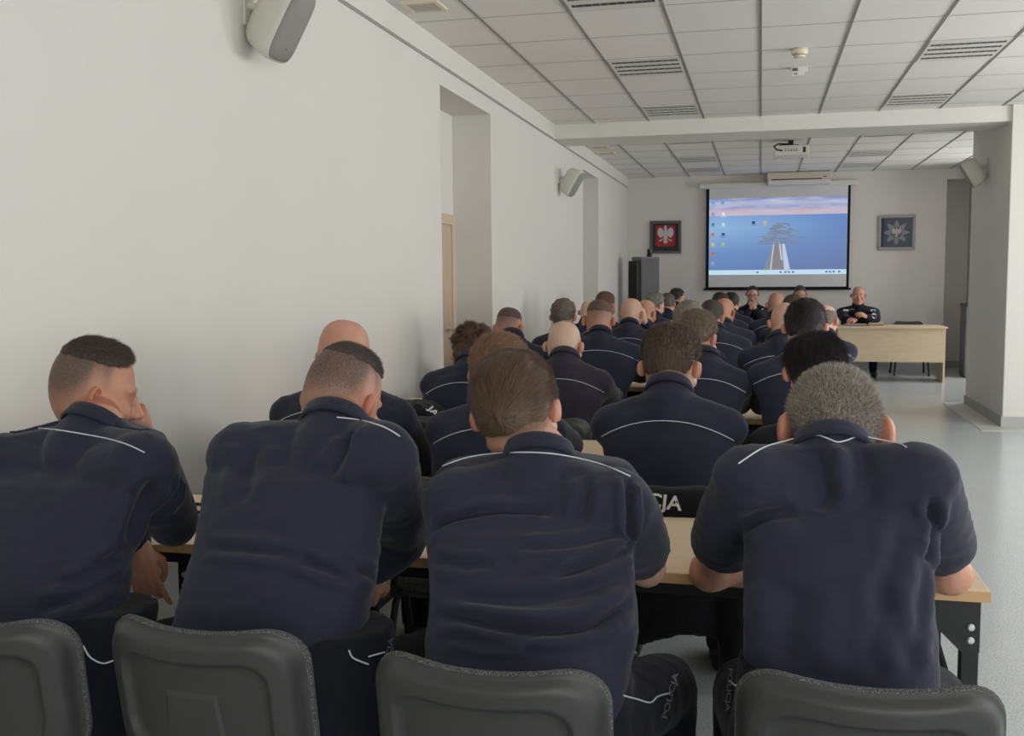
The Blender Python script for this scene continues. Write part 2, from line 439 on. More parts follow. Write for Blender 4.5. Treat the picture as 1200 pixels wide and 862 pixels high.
# wall loudspeakers
def speaker(loc, rz, side, label, sc=1):
    """case leaning forward on a bracket; local +y is the wall normal direction"""
    r = empty('wall_speaker', loc, rz, label, 'loudspeaker', 'white wall loudspeakers')
    r.scale = (sc, sc, sc)
    MB().box(-.035, .035, 0, .014, -.02, .14, bev=.004).build('wall_plate', M['speaker_case'], r)
    b = MB().tube([(0, .012, .06), (0, .05, .05), (0, .07, .03)], .016, 10); b.ball((0, .06, .04), .022)
    b.build('bracket', M['speaker_case'], r, smooth=True)
    T = Matrix.Translation((0, .142, 0)) @ Matrix.Rotation(math.radians(side), 4, 'Z') @ Matrix.Rotation(math.radians(-31), 4, 'X')
    # case: depth along y, rounded barrel seen from the side, front bowed
    prof = []
    def ring(y, hw, hh, n=40):
        out = []
        for k in range(n):
            a = 2*PI*k/n; c, s_ = math.cos(a), math.sin(a); e = .42
            out.append(T @ Vector((hw*math.copysign(abs(c)**e, c), y, hh*math.copysign(abs(s_)**e, s_))))
        return out
    mb = MB(); mb.rings([ring(-.085, .05, .09), ring(-.08, .062, .115), ring(-.055, .075, .135), ring(.0, .088, .15), ring(.045, .093, .155), ring(.065, .09, .152), ring(.07, .082, .144)])
    mb.build('case', M['speaker_case'], r, smooth=True)
    mb = MB(); mb.rings([ring(.066, .083, .145), ring(.074, .083, .143), ring(.088, .060, .122), ring(.094, .03, .07), ring(.095, .004, .01)])
    mb.build('grille', M['speaker_grille'], r, smooth=True)
    mb = MB(); mb.box(-.012, .012, .0915, .0965, -.088, -.082, mx=T); mb.build('badge', M['frame_silver'], r)
    return r
speaker((XL, 3.95, 2.49), -PI/2, -6, 'large white wall loudspeaker at the upper left, nearest the camera', 1.02)
speaker((XL, 10.66, 2.42), -PI/2, -8, 'white wall loudspeaker on the left wall between the two recesses', .95)
speaker((PX0, 11.35, 2.46), PI/2, -14, 'white wall loudspeaker fixed on the side of the pillar', .95)

# ------------------------------------------------------------------ back wall: screen, box, pictures
E0 = YB
s = empty('projection_screen', (.22, E0, 1.2), 0, 'pulled-down projection screen showing a blue desktop picture of a pier', 'projection screen')
O = Vector(s.location)
def bw(x0, x1, z0, z1, y0, y1, mb=None, bev=0):
    mb = mb or MB(); mb.box(x0-O.x, x1-O.x, y0-O.y, y1-O.y, z0-O.z, z1-O.z, bev=bev); return mb
bw(-.945, 1.386, 2.765, 2.772+.07, E0-.10, E0, bev=.008).build('casing', M['white_paint'], s)
bw(-.84, 1.285, 1.225, 2.77, E0-.062, E0-.058).build('border', M['screen_black'], s)
bw(-.795, 1.247, 1.255, 2.766, E0-.0655, E0-.062).build('cloth', M['screen_white'], s)
mb = MB().tube([(-.86-O.x, E0-.06-O.y, 1.22-O.z), (1.305-O.x, E0-.06-O.y, 1.22-O.z)], .016); mb.build('bottom_bar', M['screen_black'], s)
# picture on the cloth: sky, sea, pier, icons, task bar
PXa, PXb, PZa, PZb = -.793, 1.245, 1.443, 2.61
ES = .95
def scr(name, mtl, mb, par): return mb.build(name, mtl, par)
def picture_material():
    mt = bpy.data.materials.new('desktop_picture'); mt.use_nodes = True; nt = mt.node_tree; nt.nodes.clear(); L = nt.links.new
    tc = nt.nodes.new('ShaderNodeTexCoord'); sep = nt.nodes.new('ShaderNodeSeparateXYZ'); L(tc.outputs['Generated'], sep.inputs[0])
    z = sep.outputs['Z']; x = sep.outputs['X']
    def ramp(st, inp):
        r = nt.nodes.new('ShaderNodeValToRGB'); L(inp, r.inputs['Fac']); e = r.color_ramp.elements
        while len(e) < len(st): e.new(.5)
        for q, (p, c) in zip(e, st): q.position = p; q.color = (*lin(c), 1)
        return r.outputs['Color']
    def mix(f, a, b):
        m_ = nt.nodes.new('ShaderNodeMix'); m_.data_type = 'RGBA'; L(f, m_.inputs['Factor']); L(a, m_.inputs['A']); L(b, m_.inputs['B']); return m_.outputs['Result']
    seaL = ramp([(0, (104, 132, 184)), (.3, (112, 150, 202)), (.62, (150, 188, 226)), (.775, (138, 174, 220)), (1, (120, 150, 205))], z)
    seaR = ramp([(0, (112, 126, 168)), (.4, (112, 138, 190)), (.775, (106, 140, 200)), (1, (120, 150, 205))], z)
    sea = mix(x, seaL, seaR)
    sky = ramp([(.77, (196, 190, 208)), (.83, (206, 180, 190)), (.88, (150, 160, 205)), (.93, (180, 186, 214)), (1, (122, 140, 196))], z)
    mp = nt.nodes.new('ShaderNodeMapping'); mp.inputs['Scale'].default_value = (3, 1, 14); L(tc.outputs['Generated'], mp.inputs[0])
    n = nt.nodes.new('ShaderNodeTexNoise'); n.inputs['Scale'].default_value = 1.6; n.inputs['Detail'].default_value = 6; L(mp.outputs[0], n.inputs[0])
    nr = nt.nodes.new('ShaderNodeMapRange'); nr.inputs['From Min'].default_value = .45; nr.inputs['From Max'].default_value = .7; L(n.outputs['Fac'], nr.inputs[0])
    cl = nt.nodes.new('ShaderNodeRGB'); cl.outputs[0].default_value = (*lin((196, 198, 220)), 1)
    sky = mix(nr.outputs[0], sky, cl.outputs[0])
    st = nt.nodes.new('ShaderNodeMath'); st.operation = 'GREATER_THAN'; st.inputs[1].default_value = .775; L(z, st.inputs[0])
    c = mix(st.outputs[0], sea, sky)
    e = nt.nodes.new('ShaderNodeEmission'); L(c, e.inputs[0]); e.inputs[1].default_value = ES
    o = nt.nodes.new('ShaderNodeOutputMaterial'); L(e.outputs[0], o.inputs[0]); return mt
pic = bw(PXa, PXb, PZa, PZb, E0-.0672, E0-.0660).build('projected_picture', picture_material(), s)
def pq(u, v): return (PXa+(PXb-PXa)*u-O.x, PZa+(PZb-PZa)*v-O.z)
def scr_poly(name, polys, mtl, dy):
    mb = MB()
    for p in polys:
        mb.face([mb.bm.verts.new((pq(u, v)[0], E0-.0672-dy-O.y, pq(u, v)[1])) for u, v in p])
    o = mb.build(name, mtl, pic); return o
E_ = lambda n, c: emit(n, c, ES)
def rect(u0, u1, v0, v1): return [(u0, v0), (u1, v0), (u1, v1), (u0, v1)]
rnd = random.Random(3)
P = [[(.405, .065), (.475, .40), (.545, .40), (.60, .065)]]
rocks = []
for i in range(60):
    v = .42+.25*rnd.random(); wd = .17*(1-abs(v-.44)/.27)+.02; u = .525+wd*(rnd.random()*2-1)*.9
    l = .012+.03*rnd.random(); rocks.append([(u-l, v-.004), (u+l*.4, v-.007), (u+l, v), (u, v+.007)])
for v, a, b in ((.395, .345, .67), (.425, .36, .63), (.455, .39, .59), (.52, .42, .585), (.545, .425, .58), (.60, .44, .57), (.62, .46, .55), (.655, .48, .53)):
    rocks.append([(a, v), (b, v+.006), (b-.01, v+.02), (a+.02, v+.016)])
scr_poly('pier', P, E_('pier_grey', (140, 144, 158)), .0002)
scr_poly('rock', rocks, E_('rock_grey', (128, 138, 158)), .0004)
snow = [[(.452, .065), (.462, .065), (.482, .42), (.474, .42)], [(.53, .19), (.543, .19), (.522, .42), (.512, .42)], [(.555, .065), (.598, .065), (.556, .40), (.535, .40)]]
scr_poly('snow', snow, E_('snow_white', (196, 206, 230)), .0003)
scr_poly('pier_deck', [[(.463, .065), (.552, .065), (.53, .19), (.511, .41), (.483, .41)]], E_('deck_grey', (142, 136, 138)), .00035)
ic = [(.028, .95, (120, 160, 225)), (.098, .95, (120, 150, 215)), (.028, .80, (150, 150, 210)), (.105, .80, (225, 230, 245)), (.028, .665, (90, 130, 170)), (.105, .665, (200, 215, 235)),
      (.028, .535, (200, 110, 110)), (.105, .535, (60, 90, 140)), (.028, .405, (215, 190, 120)), (.105, .405, (170, 190, 150)), (.028, .285, (205, 110, 80)), (.028, .155, (150, 160, 220)),
      (.328, .68, (60, 80, 120)), (.412, .68, (210, 180, 130))]
for u, v, c in ic:
    scr_poly('desktop_icon', [[(u-.011, v-.02), (u+.011, v-.02), (u+.013, v), (u+.008, v+.02), (u-.009, v+.02), (u-.013, v+.004)], rect(u-.022, u+.022, v-.036, v-.031)], E_('icon', c), .0004)
scr_poly('task_bar', [rect(0, 1, 0, .062)], E_('task_bar', (196, 226, 246)), .0003)
for u in (.36, .53, .565, .59, .62, .86, .885, .91, .95):
    scr_poly('task_icon', [rect(u-.008, u+.008, .02, .042)], E_('task_icon', (86, 120, 170)), .0005)

a = empty('air_conditioner', (.53, E0, 2.78), 0, 'long beige wall air unit above the projection screen casing', 'air conditioner')
mb = MB().box(-.463, .463, -.30, 0, .065, .185, bev=.012); mb.build('body', M['ac'], a)
mb = MB().box(-.45, .45, -.302, -.105, .0, .066, bev=.006); mb.build('lower_flap', M['white_paint'], a)
MB().box(-.40, .33, -.3045, -.296, .07, .082).build('outlet_slot', M['dark_slot'], a)
MB().box(.34, .40, -.303, -.298, .1, .112).build('display', M['frame_grey'], a)

def framed(name, x0, x1, z0, z1, fm, label, cat):
    r = empty(name, ((x0+x1)/2, E0, z0), 0, label, cat)
    W, H = (x1-x0)/2, z1-z0; t = .042
    f = MB()
    f.box(-W, W, -.035, -.001, 0, t, bev=.004); f.box(-W, W, -.035, -.001, H-t, H, bev=.004)
    f.box(-W, -W+t, -.035, -.001, t, H-t, bev=.004); f.box(W-t, W, -.035, -.001, t, H-t, bev=.004)
    f.build('frame', fm, r)
    return r, W-t, t, H-t
def flat(name, polys, y, m, par, d=.003):
    mb = MB(); T = Matrix(((1, 0, 0, 0), (0, 0, 1, y), (0, 1, 0, 0), (0, 0, 0, 1)))
    for p in polys: mb.prism(p, T, -d)
    return mb.build(name, m, par)
r, W, z0, z1 = framed('framed_eagle_emblem', -1.712, -1.225, 1.785, 2.294, M['frame_grey'], 'dark framed white eagle emblem on red, left of the screen', 'picture')
flat('mount', [[(-W, z0), (W, z0), (W, z1), (-W, z1)]], -.004, M['mount_dark'], r)
zb = z0+.07
flat('red_field', [[(-.15, zb+.02), (-.13, zb), (.13, zb), (.15, zb+.02), (.15, z1-.03), (-.15, z1-.03)]], -.008, M['red'], r)
cz = zb+.175
def mir(p): return [(-x, y) for x, y in p][::-1]
body = [(-.03, .06), (-.035, .0), (-.028, -.05), (-.012, -.07), (.012, -.07), (.028, -.05), (.035, 0), (.03, .06), (.018, .085), (.022, .11), (.008, .125), (-.012, .122), (-.03, .108), (-.02, .10), (-.018, .085)]
wing = [(.025, .05), (.045, .095), (.075, .115), (.10, .11), (.118, .085), (.125, .05), (.122, .01), (.112, .0), (.108, -.02), (.097, -.018), (.092, -.038), (.08, -.03), (.072, -.048), (.06, -.034), (.05, -.02), (.03, -.01)]
tail = [(-.012, -.06), (-.04, -.115), (-.022, -.12), (0, -.135), (.022, -.12), (.04, -.115), (.012, -.06)]
leg = [(.02, -.055), (.06, -.085), (.095, -.10), (.10, -.088), (.088, -.082), (.10, -.072), (.085, -.07), (.06, -.07), (.03, -.045)]
crown = [(-.018, .125), (-.022, .15), (-.008, .14), (0, .155), (.008, .14), (.02, .15), (.014, .125)]
eg = [[(x, y+cz) for x, y in p] for p in (body, wing, mir(wing), tail, leg, mir(leg), crown)]
flat('eagle', eg, -.0115, M['eagle'], r)
flat('nameplate', [[(-.035, z0+.012), (.035, z0+.012), (.02, z0+.03), (-.02, z0+.03)]], -.008, M['glossblack'], r)

r, W, z0, z1 = framed('framed_star_emblem', 1.69, 2.215, 1.795, 2.31, M['frame_silver'], 'silver framed eight-pointed star emblem on blue, right of the screen', 'picture')
flat('blue_field', [[(-W, z0), (W, z0), (W, z1), (-W, z1)]], -.004, M['blue_velvet'], r)
cz = (z0+z1)/2
star = []
for k in range(16):
    a_ = PI/2+k*PI/8; rr = .185 if k % 2 == 0 else .10
    if k % 2 == 0:
        for da in (-.13, 0, .13): star.append((math.cos(a_+da)*(rr if da == 0 else rr*.86), cz+math.sin(a_+da)*(rr if da == 0 else rr*.86)))
    else: star.append((math.cos(a_)*rr, cz+math.sin(a_)*rr))
st = flat('star', [star], -.008, M['star'], r)
flat('star_boss', [[(math.cos(k*PI/10)*.085, cz+math.sin(k*PI/10)*.085) for k in range(20)]], -.0115, M['frame_grey'], st)
flat('star_motif', [[(x*.55, y*.55+cz) for x, y in body], [(x*.55, y*.55+cz) for x, y in wing], [(x*.55, y*.55+cz) for x, y in mir(wing)], [(x*.55, y*.55+cz) for x, y in tail]], -.0145, M['eagle'], st)
def glass_mat():
    mt = bpy.data.materials.new('picture_glass'); mt.use_nodes = True; nt = mt.node_tree; nt.nodes.clear(); L = nt.links.new
    t = nt.nodes.new('ShaderNodeBsdfTransparent'); g_ = nt.nodes.new('ShaderNodeBsdfGlossy'); g_.inputs['Roughness'].default_value = .02
    fr = nt.nodes.new('ShaderNodeFresnel'); fr.inputs[0].default_value = 1.5; mx = nt.nodes.new('ShaderNodeMixShader')
    L(fr.outputs[0], mx.inputs[0]); L(t.outputs[0], mx.inputs[1]); L(g_.outputs[0], mx.inputs[2])
    o = nt.nodes.new('ShaderNodeOutputMaterial'); L(mx.outputs[0], o.inputs[0]); return mt
M['pane'] = glass_mat()
flat('glass', [[(-W, z0), (W, z0), (W, z1), (-W, z1)]], -.024, M['pane'], r, .002)

# equipment cabinet in the left far corner with a camera on it
c = empty('equipment_cabinet', (-1.70, 15.45, 0), math.radians(33), 'tall grey cabinet with black side in the far left corner', 'cabinet')
MB().box(-.13, .17, -.16, .16, .04, 1.72, bev=.006).build('body', M['cab_grey'], c)
MB().box(-.125, .165, -.168, -.158, .06, 1.70, bev=.003).build('door', M['cab_dark'], c)
MB().box(-.19, -.132, -.15, .15, .04, 1.66, bev=.006).build('black_panel', M['glossblack'], c)
MB().box(-.19, .17, -.16, .16, 0, .04).build('plinth', M['black_metal'], c)
v = empty('conference_camera', (-1.62, 15.40, 1.72), 0, 'small silver and black camera on top of the grey cabinet', 'camera')
MB().lathe([(.035, 0), (.04, .01), (.04, .04), (.03, .05)]).build('base', M['glossblack'], v, smooth=True)
MB().ball((0, 0, .085), (.04, .04, .042)).build('head', M['alu'], v, smooth=True)
MB().lathe([(.022, 0), (.024, .012), (.012, .016)], mx=Matrix.Translation((.0, -.034, .08)) @ Matrix.Rotation(PI/2, 4, 'X')).build('lens', M['glossblack'], v, smooth=True)
g = empty('grey_box', (2.86, 15.4, 0), 0, 'dark grey tall box behind the pillar at the right', 'box')
MB().box(-.12, .15, -.2, .2, .02, .98, bev=.01).build('body', M['grey_box'], g)
MB().box(-.13, .16, -.21, .21, .98, 1.02, bev=.008).build('lid', M['black_metal'], g)
MB().box(-.11, .14, -.19, .19, 0, .02).build('base', M['black_metal'], g)
# ------------------------------------------------------------------ tables in rows
TABX0, TABX1, TZ = -1.98, .502, .74
def edge(k): return 2.40 if k == 1 else 3.75+1.35*(k-2)      # near edge of the table of row k
def make_table(depth=.57):
    """long folding table; local origin on the floor at its near right corner, x to the left is negative"""
    r = empty('folding_table'); W = TABX1-TABX0
    MB().box(-W, 0, 0, depth, TZ-.026, TZ, bev=.002, seg=1).build('tabletop', M['maple'], r)
    MB().box(-W, 0, -.0015, .0005, TZ-.0255, TZ-.001).build('edge_band', M['maple_edge'], r)
    MB().box(-W+.06, -.05, .03, .055, TZ-.062, TZ-.0265, bev=.002).build('apron', M['black_metal'], r)
    MB().box(-W+.06, -.05, depth-.055, depth-.03, TZ-.062, TZ-.0265, bev=.002).build('apron', M['black_metal'], r)
    for x in (-.034, -W+.48):
        sgn = -1
        for y in (.045, depth-.045):
            lg = MB().box(x-.02, x+.02, y-.014, y+.014, .02, TZ-.0265, bev=.004)
            o = lg.build('leg', M['black_metal'], r)
            MB().box(x-.022, x+.022, y-.017, y+.017, 0, .025, bev=.004).build('foot_cap', M['plastic'], o)
            d = -1 if x > -.5 else 1
            T = Matrix(((1, 0, 0, 0), (0, 0, -1, y), (0, 1, 0, 0), (0, 0, 0, 1)))
            g = MB(); yy = y-.018
            T = Matrix(((1, 0, 0, 0), (0, 0, 1, yy), (0, 1, 0, 0), (0, 0, 0, 1)))
            g.prism([(x+d*.125, TZ-.03), (x+d*.125, TZ-.045), (x-d*(-.02), TZ-.15), (x-d*.02, TZ-.15), (x-d*.02, TZ-.03)], T, .004)
            go = g.build('gusset', M['black_metal'], r)
            for z in (TZ-.092, TZ-.122):
                MB().lathe([(.001, 0), (.0085, 0), (.0085, .004), (.005, .006), (.001, .006)], 10, Matrix.Translation((x, yy-.0005, z)) @ Matrix.Rotation(PI/2, 4, 'X')).build('bolt', M['chrome'], go)
        MB().box(x-.014, x+.014, .055, depth-.055, .10, .125, bev=.003).build('cross_bar', M['black_metal'], r)
        d = -1 if x > -.5 else 1
        for y in (.075, depth-.075):
            b = MB().tube([(x+d*.10, y, TZ-.03), (x+d*.0, y, TZ-.36)], .010, 6); b.build('brace', M['black_metal'], r)
        b = MB().tube([(x+d*.13, .15, TZ-.03), (x+d*.13, .15, TZ-.19), (x+d*.085, .15, TZ-.19), (x+d*.085, .15, TZ-.14)], .007, 6); b.build('catch', M['black_metal'], r)
    return r
ORD = ['nearest', 'second', 'third', 'fourth', 'fifth', 'sixth', 'seventh', 'eighth', 'ninth']
T0 = make_table()
for k in range(1, 10):
    o = T0 if k == 1 else copy_tree(T0)
    o.location = (TABX1, edge(k), 0)
    tag(o, 'long maple-topped folding table with black legs, ' + ('nearest to the camera' if k == 1 else ORD[k-1]+' row from the camera'), 'table', 'folding tables in rows')

# head table: two panelled desks
def head_desk(x0, x1, label):
    y0, y1 = 14.42, 15.05
    r = empty('head_table', ((x0+x1)/2, y0, 0), 0, label, 'table', 'head table desks')
    W = (x1-x0)/2
    MB().box(-W, W, 0, y1-y0, TZ-.025, TZ, bev=.003).build('tabletop', M['maple'], r)
    MB().box(-W+.03, W-.045, .04, .058, .27, TZ-.025).build('front_panel', M['maple'], r)
    for x in (-W+.02, W-.045): MB().box(x, x+.025, .04, y1-y0-.04, 0, TZ-.025).build('side_panel', M['maple'], r)
    return r
head_desk(.96, 2.39, 'maple desk with front panel, right one, where the speaker sits')
head_desk(-.49, .955, 'maple desk with front panel at the front, mostly hidden behind the rows of heads')

# ------------------------------------------------------------------ stacking chairs
def rr_outline(W, zb, zt, r, n=72):
    """rounded rectangle, wavy top: list of (x, z)"""
    pts = []
    def arc(cx, cz, a0, a1, m):
        for i in range(m): a = a0+(a1-a0)*i/(m-1); pts.append((cx+r*math.cos(a), cz+r*math.sin(a)))
    m = 9
    arc(W-r, zt-r, 0, PI/2, m)
    for i in range(1, 15): pts.append((W-r-(2*(W-r))*i/15, zt))
    arc(-W+r, zt-r, PI/2, PI, m)
    for i in range(1, 9): pts.append((-W, zt-r-(zt-zb-2*r)*i/9))
    arc(-W+r, zb+r, PI, 1.5*PI, m)
    for i in range(1, 15): pts.append((-W+r+(2*(W-r))*i/15, zb))
    arc(W-r, zb+r, 1.5*PI, 2*PI, m)
    for i in range(1, 9): pts.append((W, zb+r+(zt-zb-2*r)*i/9))
    return pts
def make_chair():
    """faces +y; origin on the floor under the seat centre"""
    r = empty('conference_chair')
    ZB, ZT, W = .53, .825, .200
    def place(x, z, h):           # h: distance behind the back plane
        bend = .055*(abs(x)/W)**2.2
        zz = z + (.016*(abs(x)/W)**2 - .010)*sst(.60, .80, z)
        return Vector((x, -.245 + bend - h*1 - (z-ZB)*.16, zz))
    out = rr_outline(W, ZB, ZT, .075)
    cz = (ZB+ZT)/2
    zf = lambda s: (1-(1-s)*W/((ZT-ZB)/2)) if s > .6 else (1-.4*W/((ZT-ZB)/2))*s/.6
    def layer(s): return [(x*s, cz+(z-cz)*zf(s)) for x, z in out]
    def hfun(s, x, z):
        e = (1-s)*W      # distance from the edge in metres
        h = .010*sst(0, .012, e) + .012*sst(.004, .02, e) - .016*sst(.045, .06, e)
        return h
    S = [1, .985, .97, .95, .93, .9, .87, .84, .815, .80, .785, .77, .755, .73, .7, .65, .6, .55, .5, .47, .45, .43, .41, .39, .37, .33, .25, .12, .02]
    mb = MB()
    mb.rings([[place(x, z, hfun(s, x, z)) for x, z in layer(s)] for s in S])
    mb.rings([[place(x, z, -.012) for x, z in layer(s)] for s in (1, .6, .02)])
    L1 = layer(1); a = [place(x, z, 0) for x, z in L1]; b = [place(x, z, -.012) for x, z in L1]
    mb.rings([a, b], cap=False)
    bmesh.ops.remove_doubles(mb.bm, verts=list(mb.bm.verts), dist=1e-5)
    mb.build('back_shell', M['plastic'], r, smooth=True)
    mb = MB(); nx, nz = 14, 10; G = []
    for j in range(nz+1):
        z = .565+.15*j/nz; hw_ = .066-.010*j/nz
        G.append([place(-hw_+2*hw_*i/nx, z, .0105 if 0 < i < nx and 0 < j < nz else .004) for i in range(nx+1)])
    V = [[mb.bm.verts.new(p) for p in q] for q in G]
    for j in range(nz):
        for i in range(nx): mb.face([V[j][i], V[j][i+1], V[j+1][i+1], V[j+1][i]])
    mb.build('back_plate', M['plastic'], r, smooth=False)
    mb = MB()
    def off(s, d): return [place(x*s, cz+(z-cz)*s, d) for x, z in out]
    mb.rings([off(.9, -.010), off(1.0, -.008), off(1.016, -.014), off(1.014, -.024), off(.96, -.040), off(.7, -.046), off(.3, -.045), off(.02, -.045)])
    mb.build('back_cushion', M['seat_fabric'], r, smooth=True)
    def seat_ring(s, z, yo=0):
        n = 48; o = []
        for k in range(n):
            a = 2*PI*k/n; c, sn = math.cos(a), math.sin(a); e = .42
            o.append(Vector((.24*s*math.copysign(abs(c)**e, c), .215*s*math.copysign(abs(sn)**e, sn)+yo, z-.02*sst(.12, .22, sn*.215*s))))
        return o
    mb = MB(); mb.rings([seat_ring(.85, .405), seat_ring(.97, .41), seat_ring(1, .42), seat_ring(.99, .428)]); mb.build('seat_shell', M['plastic'], r, smooth=True)
    mb = MB(); mb.rings([seat_ring(.97, .427), seat_ring(1.0, .437), seat_ring(.98, .455), seat_ring(.85, .464), seat_ring(.4, .466), seat_ring(.02, .466)]); mb.build('seat_cushion', M['seat_fabric'], r, smooth=True)
    for x in (-.205, .205):
        MB().tube([(x, .17, .40), (x, .2, .38), (x*1.12, .235, .03)], .0125, 8).build('leg', M['black_metal'], r, smooth=True)
        MB().tube([(x, -.15, .40), (x, -.18, .38), (x*1.12, -.25, .03)], .0125, 8).build('leg', M['black_metal'], r, smooth=True)
        q = MB().tube([(x, .17, .40), (x, -.15, .40), (x*.92, -.245, .43), (x*.85, -.243, .57)], .012, 8); q.build('side_rail', M['black_metal'], r, smooth=True)
        for y in (.238, -.253):
            MB().chain([(x*1.125, y, .005), (x*1.12, y*.99, .05)], [.016, .015], 8).build('foot_cap', M['plastic'], r, smooth=True)
    q = MB().tube([(-.205, .0, .395), (.205, .0, .395)], .011, 8); q.build('cross_rail', M['black_metal'], r, smooth=True)
    return r
CH0 = make_chair(); CH_USED = []
def place_chair(x, y, rz, label):
    o = CH0 if not CH_USED else copy_tree(CH0)
    CH_USED.append(o); o.location = (x, y, 0); o.rotation_euler = (0, 0, rz)
    tag(o, label, 'chair', 'conference chairs'); return o
# ------------------------------------------------------------------ people
SK = [  # z, half width, front, back
    (.118, .006, .01, -.012), (.114, .028, .030, -.040), (.106, .044, .048, -.062), (.092, .058, .066, -.080), (.074, .067, .078, -.091), (.05, .0735, .086, -.098),
    (.025, .0765, .0905, -.100), (0, .0765, .0905, -.098), (-.025, .0745, .0895, -.092), (-.045, .071, .0895, -.083), (-.065, .066, .088, -.070),
    (-.085, .058, .085, -.052), (-.102, .047, .080, -.030), (-.114, .033, .070, -.006), (-.119, .016, .056, .012)]
def skull(mb, T, sx=1, n=36, grow=0):
    rs = []
    for z, w, f, b in SK[::-1]:
        c = (f+b)/2*.25; r = []
        for k in range(n):
            a = 2*PI*k/n; sn = math.sin(a)
            y = (f-c)*sn if sn > 0 else (c-b)*sn
            r.append(T @ Vector((w*sx*math.cos(a), c+y, z)))
        rs.append(r)
    mb.rings(rs)
_s = MB(); skull(_s, Matrix.Identity(4), n=64); _sm = _s.mesh('skull'); SKB = bvh_of(_sm)
def skull_hit(d, sx=1):
    """point on the skull in direction d from the head centre"""
    o = Vector((0, -.005, .005)); d = Vector((d.x/sx, d.y, d.z)).normalized()
    h = SKB.ray_cast(o, d)
    if h[0] is None: return o+d*.08, d
    p, nr = h[0], h[1]
    if nr.dot(d) < 0: nr = -nr
    return Vector((p.x*sx, p.y, p.z)), Vector((nr.x/sx, nr.y, nr.z)).normalized()

ZL = [(0, -.066), (.5, -.064), (.95, -.052), (1.25, -.022), (1.42, .012), (1.62, .016), (1.78, .0), (1.9, .006), (2.02, .040), (2.35, .058), (2.7, .076), (3.15, .082)]
def hair_d(p, sx=1, bald=0):
    az = math.atan2(abs(p.x)/sx, -(p.y+.005))
    return p.z - interp(ZL, az), az

def ear(mb, T, sgn, big=1):
    """outer ear with rim and hollow, front edge sunk in the head"""
    na, nr = 26, 9
    A, B = .0185*big, .0335*big
    base = Matrix.Translation((sgn*.0735, -.002, -.006)) @ Matrix.Rotation(sgn*math.radians(30), 4, 'Z') @ Matrix.Rotation(math.radians(-8), 4, 'X')
    def pt(r, a, side):
        c, s = math.cos(a), math.sin(a)
        wv = 1+.10*max(0, s)-.16*max(0, -s)
        y = -A + A*r*c*wv*-1*-1; z = B*r*s
        y = -A*.9 + A*r*c*wv
        if side > 0:
            h = .004+.010*math.exp(-((r-.86)/.12)**2)*(1 if c < .75 else .4) - .005*math.exp(-(r/.45)**2) + .004*math.exp(-((r-.5)/.12)**2)*(1 if s > -.2 else 0)
            h *= (1 if r < .98 else .6)
        else: h = -.004*(1-r*r)-.001
        h += .004*(1-c)*r
        return T @ (base @ Vector((sgn*h, y, z)))
    R = []
    for i in range(nr): R.append([pt(.05+.95*i/(nr-1), 2*PI*k/na, 1) for k in range(na)])
    for i in range(nr-1, -1, -1): R.append([pt(.05+.95*i/(nr-1), 2*PI*k/na, -1) for k in range(na)])
    mb.rings(R)

def hand(mb, wrist, d, nrm, side, curl=.35, sc=1, spread=.10, curls=None, thumb=.5):
    """palm with four fingers and a thumb; d = direction of the fingers, nrm = back of the hand, side=+1 thumb towards d x nrm"""
    d = Vector(d).normalized(); nrm = Vector(nrm); nrm = (nrm - d*nrm.dot(d)).normalized(); x = d.cross(nrm)*side
    w = Vector(wrist)
    P = lambda a, b, c: w + (d*a + x*b + nrm*c)*sc
    for b, l in ((.030, .085), (.010, .090), (-.010, .087), (-.028, .080)):
        mb.chain([P(.0, b*.62, 0), P(l*.5, b*.95, .004), P(l, b, 0)], [.0145*sc, .0135*sc, .0112*sc], 10)
    mb.chain([P(-.02, 0, 0), P(.03, 0, 0)], [.026*sc, .022*sc], 12)
    L = [(.030, .085, (.042, .026, .021)), (.010, .090, (.046, .030, .022)), (-.010, .087, (.043, .028, .021)), (-.028, .080, (.034, .021, .019))]
    for i, (b, l, seg) in enumerate(L):
        cu = curls[i] if curls else curl*(1+.12*i)
        p = P(l, b, 0); a = 0; pts = [p]; yaw = spread*(b/.03)
        for j, s in enumerate(seg):
            a += cu*(1.0, 1.15, .7)[j]
            dd = (d*math.cos(a) - nrm*math.sin(a) + x*yaw*math.cos(a)).normalized()
            p = p + dd*s*sc; pts.append(p)
        mb.chain(pts, [.0100*sc, .0094*sc, .0086*sc, .0072*sc], 9)
    t0 = P(.018, .026, -.006); t1 = P(.045, .046, -.014-.012*thumb); t2 = P(.076, .050-.012*thumb, -.022-.02*thumb); t3 = P(.098, .044-.024*thumb, -.030-.026*thumb)
    mb.chain([t0, t1, t2, t3], [.0135*sc, .0125*sc, .0105*sc, .0085*sc], 9)

